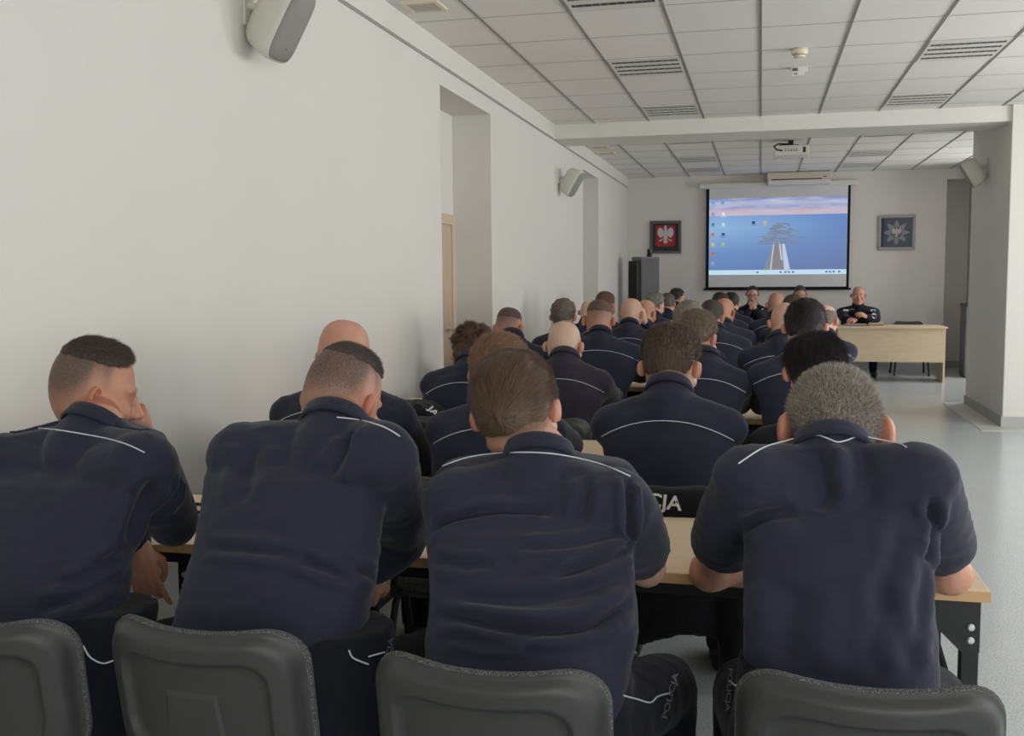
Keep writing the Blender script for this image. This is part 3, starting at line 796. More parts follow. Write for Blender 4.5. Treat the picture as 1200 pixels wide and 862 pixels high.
# skin and hair with a stubble attribute (0 = bare skin, 1 = hair colour)
SKINS = {'light': (208, 168, 147), 'ruddy': (200, 150, 128), 'tan': (188, 140, 115), 'pale': (212, 180, 158)}
def skin_mat(key, rgb, hair):
    nm = 'skin_' + key
    if nm in bpy.data.materials: return bpy.data.materials[nm]
    mt = bpy.data.materials.new(nm); mt.use_nodes = True; nt = mt.node_tree; b = nt.nodes['Principled BSDF']; L = nt.links.new
    tc = nt.nodes.new('ShaderNodeTexCoord')
    n = nt.nodes.new('ShaderNodeTexNoise'); n.inputs['Scale'].default_value = 22; n.inputs['Detail'].default_value = 4; L(tc.outputs['Object'], n.inputs[0])
    r = nt.nodes.new('ShaderNodeValToRGB'); L(n.outputs['Fac'], r.inputs['Fac'])
    c = lin(rgb); r.color_ramp.elements[0].position = .35; r.color_ramp.elements[1].position = .7
    r.color_ramp.elements[0].color = (c[0]*.95, c[1]*.88, c[2]*.86, 1); r.color_ramp.elements[1].color = (*c, 1)
    # ears and neck are redder
    at2 = nt.nodes.new('ShaderNodeAttribute'); at2.attribute_name = 'ruddy'
    mx0 = nt.nodes.new('ShaderNodeMix'); mx0.data_type = 'RGBA'; L(at2.outputs['Fac'], mx0.inputs['Factor']); L(r.outputs[0], mx0.inputs['A'])
    mx0.inputs['B'].default_value = (c[0]*.86, c[1]*.55, c[2]*.50, 1)
    at = nt.nodes.new('ShaderNodeAttribute'); at.attribute_name = 'stub'
    n2 = nt.nodes.new('ShaderNodeTexNoise'); n2.inputs['Scale'].default_value = 420; n2.inputs['Detail'].default_value = 1; L(tc.outputs['Object'], n2.inputs[0])
    ma = nt.nodes.new('ShaderNodeMapRange'); ma.inputs['From Min'].default_value = .3; ma.inputs['From Max'].default_value = .7; ma.inputs['To Min'].default_value = .75; ma.inputs['To Max'].default_value = 1.2
    L(n2.outputs['Fac'], ma.inputs[0])
    mm = nt.nodes.new('ShaderNodeMath'); mm.operation = 'MULTIPLY'; mm.use_clamp = True; L(at.outputs['Fac'], mm.inputs[0]); L(ma.outputs[0], mm.inputs[1])
    mx = nt.nodes.new('ShaderNodeMix'); mx.data_type = 'RGBA'; L(mm.outputs[0], mx.inputs['Factor']); L(mx0.outputs['Result'], mx.inputs['A'])
    mx.inputs['B'].default_value = (*lin(hair), 1)
    L(mx.outputs['Result'], b.inputs['Base Color'])
    b.inputs['Roughness'].default_value = .5; b.inputs['Specular IOR Level'].default_value = .4
    b.inputs['Subsurface Weight'].default_value = .12; b.inputs['Subsurface Radius'].default_value = (.012, .005, .003); b.inputs['Subsurface Scale'].default_value = .5
    bp = nt.nodes.new('ShaderNodeBump'); bp.inputs['Strength'].default_value = .15; bp.inputs['Distance'].default_value = .004
    L(n2.outputs['Fac'], bp.inputs['Height']); L(bp.outputs[0], b.inputs['Normal'])
    return mt
HAIR = {}
def hair_mat(rgb, stretch=(60, 60, 8), grey=0):
    k = (rgb, stretch, grey)
    if k not in HAIR:
        HAIR[k] = mat('hair_%d' % len(HAIR), rgb, .5, var=.35+grey, vscale=3.5, bump=.8, bscale=4, stretch=stretch, spec=.35)
    return HAIR[k]
STRAND = {}
def strand_mat(rgb, grey):
    k = (rgb, grey)
    if k in STRAND: return STRAND[k]
    mt = bpy.data.materials.new('hair_strand_%d' % len(STRAND)); mt.use_nodes = True; nt = mt.node_tree; b = nt.nodes['Principled BSDF']
    hi = nt.nodes.new('ShaderNodeHairInfo'); r = nt.nodes.new('ShaderNodeValToRGB'); nt.links.new(hi.outputs['Random'], r.inputs['Fac'])
    c = lin(rgb); e = r.color_ramp.elements
    e[0].color = (*[v*.55 for v in c], 1); e[1].color = (*[min(1, v*(1.5+2.2*grey)+.10*grey) for v in c], 1)
    nt.links.new(r.outputs[0], b.inputs['Base Color']); b.inputs['Roughness'].default_value = .38; b.inputs['Specular IOR Level'].default_value = .45
    STRAND[k] = mt; return mt

def head_matrix(top, s, yaw, pitch, roll, facing):
    """head centre so that its highest point is at world point top"""
    R = Matrix.Rotation(facing, 4, 'Z') @ Matrix.Rotation(yaw, 4, 'Z') @ Matrix.Rotation(pitch, 4, 'X') @ Matrix.Rotation(roll, 4, 'Y')
    hi = max((R @ Vector((w*math.cos(a)*s, (f if math.sin(a) > 0 else -b)*math.sin(a)*s, z*s))).z for z, w, f, b in SK for a in [2*PI*k/16 for k in range(16)])
    return Matrix.Translation((top[0], top[1], top[2]-hi)) @ R @ Matrix.Scale(s, 4)

def make_hair(root, org, HM, sx, st, name='hair', near=False):
    """hair cap grown from the scalp; st: top, side, z0, z1, messy, colour"""
    NU, NV = (96, 60) if near else (48, 30)
    rng = random.Random(st.get('seed', 1))
    grid = []
    top, side = st['top'], st.get('side', .006); z0, z1 = st.get('z0', .0), st.get('z1', .07); tilt = st.get('tilt', .0); fade = st.get('fade', .03)
    so = Vector((st.get('seed', 1)*3.1, 0, 0))
    for j in range(NV+1):
        th = PI*(j/NV)*.72
        row = []
        for i in range(NU):
            ph = 2*PI*i/NU
            dv = Vector((math.sin(th)*math.cos(ph), math.sin(th)*math.sin(ph), math.cos(th)))
            p, nr = skull_hit(dv, sx)
            nr = (nr*.6+dv*.4).normalized()
            d, az = hair_d(p, sx)
            d += st.get('nape', 0)*sst(1.2, .6, az)
            if 'recede' in st: d -= st['recede']*sst(1.6, 2.6, az)
            zz = p.z + tilt*p.y
            u = sst(z0, z1, zz)
            t = side + (top-side)*u
            if 'front' in st: t += st['front']*sst(.02, .09, p.y)*u
            t *= sst(0, fade, d)
            mz = st.get('messy', .15)
            if mz:
                q = p*st.get('mscale', 45)+so
                t *= 1 + mz*(noise.noise(q)*1.3 + .6*noise.noise(q*2.3))
            ok = d > 0 and t > st.get('cut', .0012)
            if st.get('crown_bald') and p.z > .07 and p.y < .05: ok = False
            row.append((p + nr*t if ok else p - nr*.008, ok))
        grid.append(row)
    mb = MB(); V = [[mb.bm.verts.new(HM @ c[0]) for c in r] for r in grid]
    for j in range(NV):
        for i in range(NU):
            k = (i+1) % NU
            if not any(grid[a][b][1] for a, b in ((j, i), (j, k), (j+1, i), (j+1, k))): continue
            if j == 0:
                if i == 0: pass
            mb.face([V[j][i], V[j+1][i], V[j+1][k], V[j][k]])
    bmesh.ops.remove_doubles(mb.bm, verts=list(mb.bm.verts), dist=1e-4)
    bmesh.ops.delete(mb.bm, geom=[v for v in mb.bm.verts if not v.link_faces], context='VERTS')
    me = mb.mesh('hair', org)
    # side of the shell must face outwards
    o = link(name, me, root, hair_mat(st['col'], st.get('stretch', (60, 60, 8)), st.get('grey', 0)), None)
    if st.get('strands'):
        nS, ln, mode, rad = st['strands']
        roots = []; IM = HM.inverted(); nr_ = random.Random(5)
        tri = []
        me.calc_loop_triangles()
        vs = [v.co + Vector(org) for v in me.vertices]
        A = []
        for t in me.loop_triangles:
            a, b, c = (vs[i] for i in t.vertices); ar = (b-a).cross(c-a).length
            if ar > 0: tri.append((a, b, c)); A.append(ar)
        pick = nr_.choices(range(len(tri)), weights=A, k=nS)
        P = []
        HR = HM.to_3x3().normalized(); cen = HM @ Vector((0, -.005, .005))
        for ti in pick:
            a, b, c = tri[ti]; u, v = nr_.random(), nr_.random()
            if u+v > 1: u, v = 1-u, 1-v
            p = a+(b-a)*u+(c-a)*v
            n = (p-cen).normalized(); lp = IM @ p
            uz = sst(z0, z1, lp.z + tilt*lp.y)
            if st.get('cut', 0) > .003: uz = uz-.25
            l = ln*(.35+.65*uz)*(.7+.6*nr_.random())
            if mode == 'brush': f = HR @ Vector((0, .25, .1)); lift = .9
            elif mode == 'back': f = HR @ Vector((.25*st.get('part', 0), -1, -.25)); lift = .08
            elif mode == 'down': f = HR @ Vector((.2, -.35, -1)); lift = .15
            elif mode == 'fwd': f = HR @ Vector((.3, 1, -.2)); lift = .30
            else: f = Vector((noise.noise(lp*30), noise.noise(lp*30+Vector((9, 0, 0))), noise.noise(lp*30+Vector((0, 9, 0))))); lift = .4
            f = (f - n*f.dot(n))
            f = f.normalized() if f.length > 1e-4 else n
            jit = Vector((nr_.gauss(0, 1), nr_.gauss(0, 1), nr_.gauss(0, 1)))*st.get('jit', .12)
            dd = (f*(1-lift)+n*lift+jit).normalized()
            q = p - n*.003; pts = []
            for k in range(4):
                t = k/3; pts.append(q + dd*l*t - n*(l*l*4.4*t*t*(1-lift)) + n*st.get('rise', .0025))
            P.append(pts)
        hc = bpy.data.hair_curves.new('strands'); hc.add_curves([4]*nS)
        arr = np.array([[tuple(v - Vector(org)) for v in pts] for pts in P], dtype=np.float32).ravel()
        hc.position_data.foreach_set('vector', arr)
        ra = hc.attributes.get('radius') or hc.attributes.new('radius', 'FLOAT', 'POINT')
        ra.data.foreach_set('value', np.tile(np.array([rad, rad*.9, rad*.7, rad*.25], dtype=np.float32), nS))
        so_ = bpy.data.objects.new('hair_strands', hc); COL.objects.link(so_); so_.parent = o
        hc.materials.append(strand_mat(st['col'], st.get('grey', 0)))
    return o

def stub_attr(me, HM, sx, st, nv, ruddy=.35):
    """stubble and redness of the skin mesh"""
    IM = HM.inverted(); n = len(me.vertices); a = np.zeros(n, np.float32); b = np.zeros(n, np.float32)
    co = coords(me); M4 = np.array(IM); loc = co @ M4[:3, :3].T + M4[:3, 3]
    near = np.where((np.abs(loc[:, 0]) < .13) & (np.abs(loc[:, 2]+.02) < .17) & (np.abs(loc[:, 1]) < .16))[0]
    sh = st.get('shave', 0); be = st.get('beard', 0)
    for i in near:
        p = Vector(loc[i]); r2 = math.hypot(p.x/sx, p.y+.005)
        d, az = hair_d(p, sx)
        v = 0
        if abs(p.x) < .083*sx:
            dd = d + .01
            if 'recede' in st: dd -= st['recede']*sst(1.6, 2.6, az)
            v = sh*sst(0, st.get('sfade', .06), dd)
            if st.get('crown_bald'): v *= 1 - .9*sst(.05, .085, p.z+.1*p.y)
            if be and p.y > -.0 and p.z < -.015:
                cheek = sst(-.02, -.06, p.z - .25*max(0, p.y-.05)*-1)
                v = max(v, be*cheek*sst(-.01, .02, p.y))
        a[i] = v
        e = sst(.078, .088, abs(p.x)/sx)*sst(-.06, -.03, p.z)*sst(.07, .03, p.z)
        b[i] = max(e*.8, ruddy*sst(-.02, -.10, p.z)*.7)
    a[nv:] = 0; b[nv:] = .6
    for nm, arr in (('stub', a), ('ruddy', b)):
        at = me.attributes.new(nm, 'FLOAT', 'POINT'); at.data.foreach_set('value', arr)

def torso_rings(secs, n=40, e=.86):
    rs = []
    for z, cx, cy, a, bb, bf, tl in secs:
        r = []
        for k in range(n):
            an = 2*PI*k/n; c, s = math.cos(an), math.sin(an)
            X = a*math.copysign(abs(c)**e, c); Y = (bf if s > 0 else bb)*math.copysign(abs(s)**e, s)
            r.append(Vector((cx+X, cy+Y, z + tl*X)))
        rs.append(r)
    return rs

def fold(me, curves, rot=None):
    """press creases into cloth: curves = list of (world points, width, depth)"""
    co = coords(me).astype(np.float64); nr = normals(me).astype(np.float64); disp = np.zeros(len(co))
    for pts, w, d in curves:
        P = []
        for p, q in zip(pts, pts[1:]):
            m_ = max(2, int((q-p).length/.006))
            for i in range(m_): P.append(p+(q-p)*i/m_)
        P.append(pts[-1]); P = np.array([tuple(p) for p in P]); L = len(P)
        dist = np.full(len(co), 9.); idx = np.zeros(len(co), int)
        box = np.all((co > P.min(0)-5*w) & (co < P.max(0)+5*w), axis=1); ii = np.where(box)[0]
        if len(ii) == 0: continue
        D = np.linalg.norm(co[ii][:, None, :]-P[None], axis=2); j = D.argmin(1); dm = D[np.arange(len(ii)), j]
        t = j/(L-1); env = np.clip(np.minimum(t, 1-t)*5, 0, 1)
        disp[ii] += env*(-d*np.exp(-(dm/w)**2) + .75*d*np.exp(-((dm-2.2*w)/(1.1*w))**2))
    set_coords(me, co+nr*disp[:, None])

def ripple(me, amp, scale, seed, squash=(1, 1, 2.2)):
    co = coords(me); nr = normals(me); out = co.copy(); so = Vector((seed*5.3, seed*1.7, 0))
    for i in range(len(co)):
        p = Vector((co[i][0]*squash[0], co[i][1]*squash[1], co[i][2]*squash[2]))*scale+so
        v = noise.noise(p); w = 1-abs(noise.noise(p*1.9+Vector((4, 4, 4))))*2
        out[i] = co[i]+nr[i]*amp*(v*.7+w*.45)
    set_coords(me, out)

def cast_px(bvh, pts, off=.002):
    """points of the photograph laid on a surface"""
    out = []
    for x, y in pts:
        d = ray(x, y).normalized(); h = bvh.ray_cast(CAM, d)
        if h[0] is not None: out.append(h[0]+h[1]*off if h[1].dot(d) < 0 else h[0]-h[1]*off)
    return out

def smooth_line(pts, k=4):
    out = []
    for i in range(len(pts)-1):
        p0 = pts[max(i-1, 0)]; p1 = pts[i]; p2 = pts[i+1]; p3 = pts[min(i+2, len(pts)-1)]
        for j in range(k):
            t = j/k
            out.append(tuple(.5*((2*p1[a])+(-p0[a]+p2[a])*t+(2*p0[a]-5*p1[a]+4*p2[a]-p3[a])*t*t+(-p0[a]+3*p1[a]-3*p2[a]+p3[a])*t**3) for a in range(len(p1))))
    out.append(tuple(pts[-1])); return out

def person(label, top, sc=1.0, sx=1.0, yaw=0, pitch=-12, roll=0, facing=0, chairY=None, seat=None, style=None, skin='light', hw=.225, ww=.185,
           K=None, kz=0, tilt=40, lean=0, outline=None, shR=None, shL=None, elR=None, elL=None, haR=None, haL=None, sleeve='long', pipe='auto', voxel=None, cloth='navy',
           near=False, mid=False, folds=(), knees=None, handR=None, handL=None, tableY=None, bdepth=(.115, .115), collar=True, glasses=False, eyes=False,
           ears=.82, chair=True, chair_label=None, chair_rz=0, rip=None, neckr=.060, name='person', shoulder_r=.078, arm_r=None, shrug=0, jacket_collar=False, hand_sc=1.0, straps=True, piping_r=.0017):
    st = style or {}
    S = 1 if facing == 0 else -1                      # +1 looks towards the screen wall, -1 towards the camera
    top = Vector(top) - Vector((0, 0, st.get('top', 0)*.75)); seat = Vector(seat)
    root = empty(name, (seat.x, seat.y, 0), 0, label, 'person')
    org = Vector((seat.x, seat.y, 0))
    HM = head_matrix(top, sc, math.radians(yaw), math.radians(pitch), math.radians(roll), 0 if S > 0 else PI)
    hc = HM.translation.copy()
    be_ = math.radians(tilt if S > 0 else 14)
    Rn = neckr*1.05*sc+.005
    if S > 0:
        K = at_y(K[0], K[1], hc.y-.13) if K else hc + Vector((0, -.13, -.037+kz))
    else: K = hc + Vector((0, .085, -.085))
    ax = Vector((max(-.35, min(.35, (hc.x-K.x)*1.5))+lean, S*math.sin(be_), math.cos(be_))).normalized()
    bd = Vector((0, -S*math.cos(be_), math.sin(be_))); bd = (bd-ax*bd.dot(ax)).normalized()
    nb = K - ax*.06 - bd*Rn
    c7 = nb.copy()
    ZS = .46; L = c7.z-ZS
    def spine(z):
        t = min(1.15, max(0, (z-ZS)/L)); g = t**1.15
        bow = math.sin(min(1, t)*PI)*.035
        return Vector((seat.x+(c7.x-seat.x)*t, seat.y+(c7.y-seat.y)*g-S*bow, z))
    bb, bf = bdepth
    if S < 0: bb, bf = bf, bb
    secs = []
    if outline:
        for (y, xl, xr, kb) in outline:
            Y = c7.y
            for _ in range(6):
                q = at_y((xl+xr)/2, y, Y); Y = spine(q.z).y
            p, q = at_y(xl, y, Y), at_y(xr, y, Y)
            secs.append((( p.z+q.z)/2, (p.x+q.x)/2, Y, (q.x-p.x)/2, bb*kb, bf*kb, (q.z-p.z)/max(.05, q.x-p.x)*.6))
        secs = [q for q in secs if q[0] < nb.z+.028]
        secs = [(z, x, y, a, min(b_, .045+1.2*max(0, nb.z-.015-z)), f_, t) for z, x, y, a, b_, f_, t in secs]
        t0 = secs[0]
        secs = [(nb.z+.052, nb.x, nb.y+S*.04, .05, .03, .04, 0), (nb.z+.036, nb.x, nb.y+S*.022, min(.105, t0[3]*.72), .04, .06, 0)] + secs
        lo = secs[-1]
        secs += [(z, lo[1], spine(z).y, lo[3]*k, bb*kb, bf*kb, 0) for z, k, kb in ((max(.52, min(lo[0]-.05, .6)), 1.0, 1.15), (.49, .95, 1.1))]
        secs = secs[::-1]
    else:
        for t, a, kb in ((.03, ww*.98, 1.15), (.12, ww*1.04, 1.12), (.30, ww*1.02, 1.05), (.48, ww*1.0, 1.0), (.64, hw*.86, 1.02), (.76, hw*.93, 1.03), (.86, hw*.92, .95), (.93, hw*.80, .80), (.975, hw*.56, .68), (1.02, .100, .60), (1.06, .066, .45)):
            z = ZS+L*t; c = spine(z); secs.append((z, c.x, c.y, a, bb*kb, bf*kb, 0))
    # joints
    zsh = ZS+L*(.86+shrug); cs = spine(zsh)
    def px_pt(v, Y):
        if v is None: return None
        if len(v) == 3 and not isinstance(v, Vector): return at_y(v[0], v[1], v[2])
        return Vector(v)
    shR = px_pt(shR, 0) or cs + Vector((S*(hw-.05), S*.015, -.005)); shL = px_pt(shL, 0) or cs + Vector((-S*(hw-.05), S*.015, -.005))
    tY = tableY if tableY is not None else seat.y+S*.5
    elR = px_pt(elR, 0) or Vector((shR.x+S*.005, tY-S*.0, TZ+.076)); elL = px_pt(elL, 0) or Vector((shL.x-S*.005, tY-S*.0, TZ+.076))
    haR = px_pt(haR, 0) or Vector((seat.x+S*.07, tY+S*.20, TZ+.070)); haL = px_pt(haL, 0) or Vector((seat.x-S*.07, tY+S*.20, TZ+.070))
    v = voxel or (.0055 if near else .010 if mid else .014)
    # ---- body
    mb = MB(); skull(mb, HM, sx)
    H = lambda *p: HM @ Vector(p)
    hcz = lambda r: r*sc
    mb.chain([H(0, .088, .012), H(0, .104, -.02), H(0, .111, -.036)], [hcz(.008), hcz(.010), hcz(.0125)], 10)
    for s in (-1, 1):
        mb.ball(H(s*.012, .098, -.041), hcz(.0095), 10)
        mb.chain([H(s*.05, .070, .020), H(s*.03, .082, .024), H(s*.010, .087, .018)], [hcz(.008), hcz(.010), hcz(.009)], 10)
        mb.ball(H(s*.045, .060, -.03), hcz(.026), 12)
        mb.chain([H(s*.062, .0, -.058), H(s*.045*sx, .045, -.092), H(s*.015, .072, -.104)], [hcz(.014), hcz(.016), hcz(.018)], 10)
    mb.chain([H(-.022, .083, -.066), H(0, .090, -.064), H(.022, .083, -.066)], [hcz(.005), hcz(.0065), hcz(.005)], 8)
    mb.chain([H(-.018, .082, -.076), H(0, .0885, -.076), H(.018, .082, -.076)], [hcz(.005), hcz(.0068), hcz(.005)], 8)
    mb.ball(H(0, .074, -.100), hcz(.020), 12)
    mb.chain([H(0, -.010, -.03), H(0, -.010, -.05).lerp(nb+ax*.06, .5), nb+ax*.05, nb-ax*.02], [neckr*sc*.98, neckr*sc*1.0, neckr*sc*1.02, neckr*1.08*sc], 20)
    pel = Vector((seat.x, seat.y, .56))
    fw_ = Vector((0, S*.035, 0)); mb.chain([nb-ax*.02, spine(ZS+L*.75)+fw_, spine(ZS+L*.4)+fw_, pel], [.05, .06, .07, .08], 14)
    for sh, el, ha, sg, hk in ((shR, elR, haR, 1, handR), (shL, elL, haL, -1, handL)):
        mb.chain([nb+fw_*.6-Vector((0, 0, .03)), sh], [.035, .040], 12)
        fa = (ha-el); k1 = el+fa*.35
        mb.chain([sh, sh.lerp(el, .5), el], [.046, .043, .038], 12); ar = arm_r or .043
        mb.chain([el, k1, el+fa*.7, ha], [ar*.92, ar, ar*.76, .026], 14)
        hk = dict(hk or dict(curl=.14, thumb=.05)); dr = Vector(hk.pop('d', None) or ((fa.normalized()*.5 + Vector((-S*sg*.5, S*.6, .02))))); nrm = Vector(hk.pop('n', (0, 0, 1)))
        hand(mb, ha + dr.normalized()*.012, dr, nrm, hk.pop('side', sg*-1), sc=hand_sc, **hk)
        leg_h = seat + Vector((S*sg*.09, 0, .04))
    KN = knees or ((seat.x+.16*S, seat.y+S*.42), (seat.x-.16*S, seat.y+S*.42))
    legs = []
    for (kx, ky), sg in zip(KN, (1, -1)):
        hp = Vector((seat.x+S*sg*.085, seat.y+S*.02, .572)); kn = Vector((kx, ky, .54)); an = Vector((kx+(kx-hp.x)*.1, ky-S*.02, .11))
        legs.append((hp, kn, an)); mb.chain([hp, kn, an], [.055, .045, .032], 10)
    me = remesh(mb, v, 3 if near else 2)
    nv = len(me.vertices)
    em = MB()
    for s_ in (-1, 1): ear(em, HM @ Matrix.Scale(sx, 4, (1, 0, 0)), s_, ears)
    eme = em.mesh('e'); bm2 = bmesh.new(); bm2.from_mesh(me); bm2.from_mesh(eme); bm2.to_mesh(me); bm2.free(); bpy.data.meshes.remove(eme)
    stub_attr(me, HM, sx, st, nv)
    shift(me, org)
    me.name = 'body'
    col = st.get('col', (60, 48, 40)); key = skin+'_%d_%d_%d' % tuple(col)
    link('body', me, root, skin_mat(key, SKINS[skin], tuple(min(255, int(q*1.15)) for q in col)))
    # ---- hair
    if st.get('top'): make_hair(root, org, HM, sx, st, near=near or mid)
    # ---- shirt
    mb = MB(); mb.rings(torso_rings(secs))
    if S > 0: mb.chain([nb+ax*.012, nb-ax*.03, nb-ax*.07-bd*.005, spine(nb.z-.14)+Vector((0, S*.03, 0))], [Rn+.006, Rn+.014, Rn+.016, .07], 24)
    else: mb.chain([nb+ax*.012, nb-ax*.03], [Rn+.006, Rn+.012], 24)
    sr = shoulder_r
    for sh, el, ha in ((shR, elR, haR), (shL, elL, haL)):
        mb.ball(sh, (sr, sr, sr*.92), 16)
        mb.chain([cs.lerp(sh, .4)+Vector((0, 0, -.01)), sh], [sr*.92, sr*.95], 14)
        mb.chain([nb-ax*.015, nb.lerp(sh, .55), sh], [.055, .062, sr*.9], 14)
        if sleeve == 'long':
            fa = ha-el
            mb.chain([sh, sh.lerp(el, .5), el, el+fa*.08], [sr*.96, sr*.86, sr*.74, sr*.70], 16)
            mb.chain([el, el+fa*.4, el+fa*.93], [sr*.72, sr*.66, sr*.50], 14)
        else:
            ax_ = (el-sh).normalized()
            # open flared short sleeve ending square
            xr = ax_.orthogonal().normalized(); yr = ax_.cross(xr); rr = []
            for t, k in ((0, .96), (.25, .98), (.45, .95), (.66, .90), (.70, .89)):
                c = sh.lerp(el, t); rr.append([c+(xr*math.cos(2*PI*i/20)+yr*math.sin(2*PI*i/20))*sr*k for i in range(20)])
            mb.rings(rr)
    vs = .0065 if near else .012 if mid else .018
    sm = remesh(mb, vs, 10 if near else 6)
    bv = bvh_of(sm)
    if folds:
        cur = []
        for pts, w, d in folds:
            wp = cast_px(bv, smooth_line(pts, 6), 0)
            if len(wp) > 2: cur.append((wp, w, d))
        fold(sm, [(p_, w_, d_*1.9) for p_, w_, d_ in cur])
    if near or mid: ripple(sm, rip or (.005 if near else .0045), 7, top.x*3)
    bv = bvh_of(sm)
    shift(sm, org); sm.name = 'shirt'
    so = link('shirt', sm, root, M[cloth])
    # ---- collar: folded band round the neck
    if collar:
        xx = Vector((1, 0, 0)); xx = (xx-ax*xx.dot(ax)).normalized(); yy = ax.cross(xx)
        R0 = Rn; c0 = nb + ax*.005
        def cr(h, r, k=44):
            o = []
            for i in range(k):
                a = 2*PI*i/k; f = math.sin(a)*S        # f=+1 front
                hh = h*(1-.30*max(0, f)) - .018*max(0, f) + .004*max(0, -f)
                o.append(c0 + ax*hh + xx*math.cos(a)*r + yy*math.sin(a)*r*1.06)
            return o
        mb = MB(); mb.rings([cr(.016, R0+.006), cr(.019, R0+.011), cr(.028, R0+.009), cr(.044, R0+.005), cr(.054, R0+.002), cr(.056, R0-.002), cr(.053, R0-.005), cr(.03, R0-.004), cr(-.01, R0-.004)], cap=False)
        R_ = mb
        cme = mb.mesh('collar', org); link('collar', cme, so, M[cloth])
    # ---- shoulder straps
    if (near or mid) and straps:
        for sh in (shR, shL):
            a_, b_ = nb+(sh-nb)*.38, sh+(sh-nb)*.02; dy = Vector((0, .024, 0)); g_ = []
            for i in range(9):
                q = a_.lerp(b_, i/8); row = []
                for k in (-1, 0, 1):
                    h = bv.ray_cast(Vector((q.x, q.y+.024*k*S+S*.045, q.z+.4)), Vector((0, 0, -1)))
                    if h[0] is not None: row.append(h[0])
                if len(row) == 3: g_.append(row)
            if len(g_) > 3:
                mb = MB(); up = Vector((0, 0, .006)); dn = Vector((0, 0, -.004))
                mb.rings([[r_[0]+dn, r_[0]+up*.7, r_[1]+up, r_[2]+up*.7, r_[2]+dn, r_[1]+dn] for r_ in g_])
                mb.build('shoulder_strap', M[cloth], so, org, True)
    # ---- piping across the yoke
    if pipe:
        lines = []
        if pipe == 'auto':
            pts = []
            for i in range(13):
                u = -1+2*i/12; x = c7.x+u*hw*.92; z = K.z-.060-.058*abs(u)**2.1
                h = bv.ray_cast(Vector((x, c7.y-S*.8, z)), Vector((0, S, -.12)).normalized())
                if h[0] is not None: pts.append(h[0]+Vector((0, -S*.001, .001)))
            lines.append(pts)
        else:
            for ln in pipe: lines.append(cast_px(bv, smooth_line(ln, 6), .001))
        for pts in lines:
            if len(pts) > 2:
                MB().tube(pts, piping_r, 6).build('piping', M['piping'], so, org, True)
    # ---- trousers and shoes
    mb = MB()
    z0 = seat.z
    mb.rings(torso_rings([(.472, seat.x, seat.y, ww*.9, .12, .13, 0), (.50, seat.x, seat.y, ww*1.0, .14, .15, 0), (.56, seat.x, seat.y+S*.01, ww*.98, .135, .15, 0), (.66, seat.x, spine(.66).y, ww*.93, .118, .12, 0), (.72, seat.x, spine(.72).y, ww*.9, .105, .11, 0)]))
    for hp, kn, an in legs:
        mb.chain([hp, hp.lerp(kn, .5), kn], [.098, .090, .074], 14)
        mb.chain([kn, kn.lerp(an, .4), an], [.072, .066, .058], 14)
    tm = remesh(mb, .010 if near else .016, 6)
    if near: ripple(tm, .005, 9, top.x*2+1, (1, 1, 1))
    tb = bvh_of(tm)
    shift(tm, org); to = link('trousers', tm, root, M['trouser'])
    for hp, kn, an in legs:
        mb = MB(); f = Vector((0, S, 0))
        mb.chain([an+Vector((0, -S*.035, -.065)), an+f*.05+Vector((0, 0, -.062)), an+f*.14+Vector((0, 0, -.072)), an+f*.20+Vector((0, 0, -.075))], [.036, .042, .040, .026], 12)
        mb.chain([an+Vector((0, -S*.01, -.05)), an+Vector((0, 0, .03))], [.044, .046], 12)
        for q in mb.bm.verts:
            if q.co.z < .004: q.co.z = .0
        mb.build('shoe', M['shoe'], root, org, True)
    # ---- glasses, eyes
    if glasses:
        mb = MB()
        for s in (-1, 1):
            pts = [H(s*.032+.023*math.cos(a), .100-.002, .0+.017*math.sin(a)) for a in [2*PI*i/16 for i in range(17)]]
            mb.tube(pts, .0022*sc, 6)
            mb.tube([H(s*.055, .097, .006), H(s*.080*sx, .04, .008), H(s*.084*sx, -.012, .004), H(s*.082*sx, -.024, -.014)], .0022*sc, 6)
        mb.tube([H(-.010, .100, .003), H(0, .104, .005), H(.010, .100, .003)], .002*sc, 6)
        go = mb.build('glasses', M['black_metal'], root, org, True)
    if eyes:
        for s in (-1, 1):
            e = MB().ball(H(s*.031, .0775, -.002), hcz(.0125), 12).build('eye', M['eye_white'], root, org, True)
            MB().ball(H(s*.031, .0862, -.003), hcz(.0055), 10).build('iris', M['iris'], e, org, True)
            MB().chain([H(s*.048, .083, .020), H(s*.032, .0925, .026), H(s*.014, .095, .022)], [hcz(.0025), hcz(.0042), hcz(.003)], 8).build('eyebrow', hair_mat(st.get('brow', (52, 42, 36))), root, org, True)
        MB().chain([H(-.023, .0862, -.070), H(0, .0945, -.070), H(.023, .0862, -.070)], [hcz(.0022), hcz(.0032), hcz(.0022)], 8).build('lips', M['lip'], root, org, True)
    if chair:
        cy = chairY if chairY is not None else seat.y-S*.035
        place_chair(seat.x if not isinstance(chair, tuple) else chair[0], cy, (0 if S > 0 else PI)+math.radians(chair_rz), chair_label or 'chair of ' + label.split(',')[0])
    return dict(root=root, org=org, shirt_bvh=bv, trouser_bvh=tb, HM=HM, trousers=to, shirt=so, c7=c7)

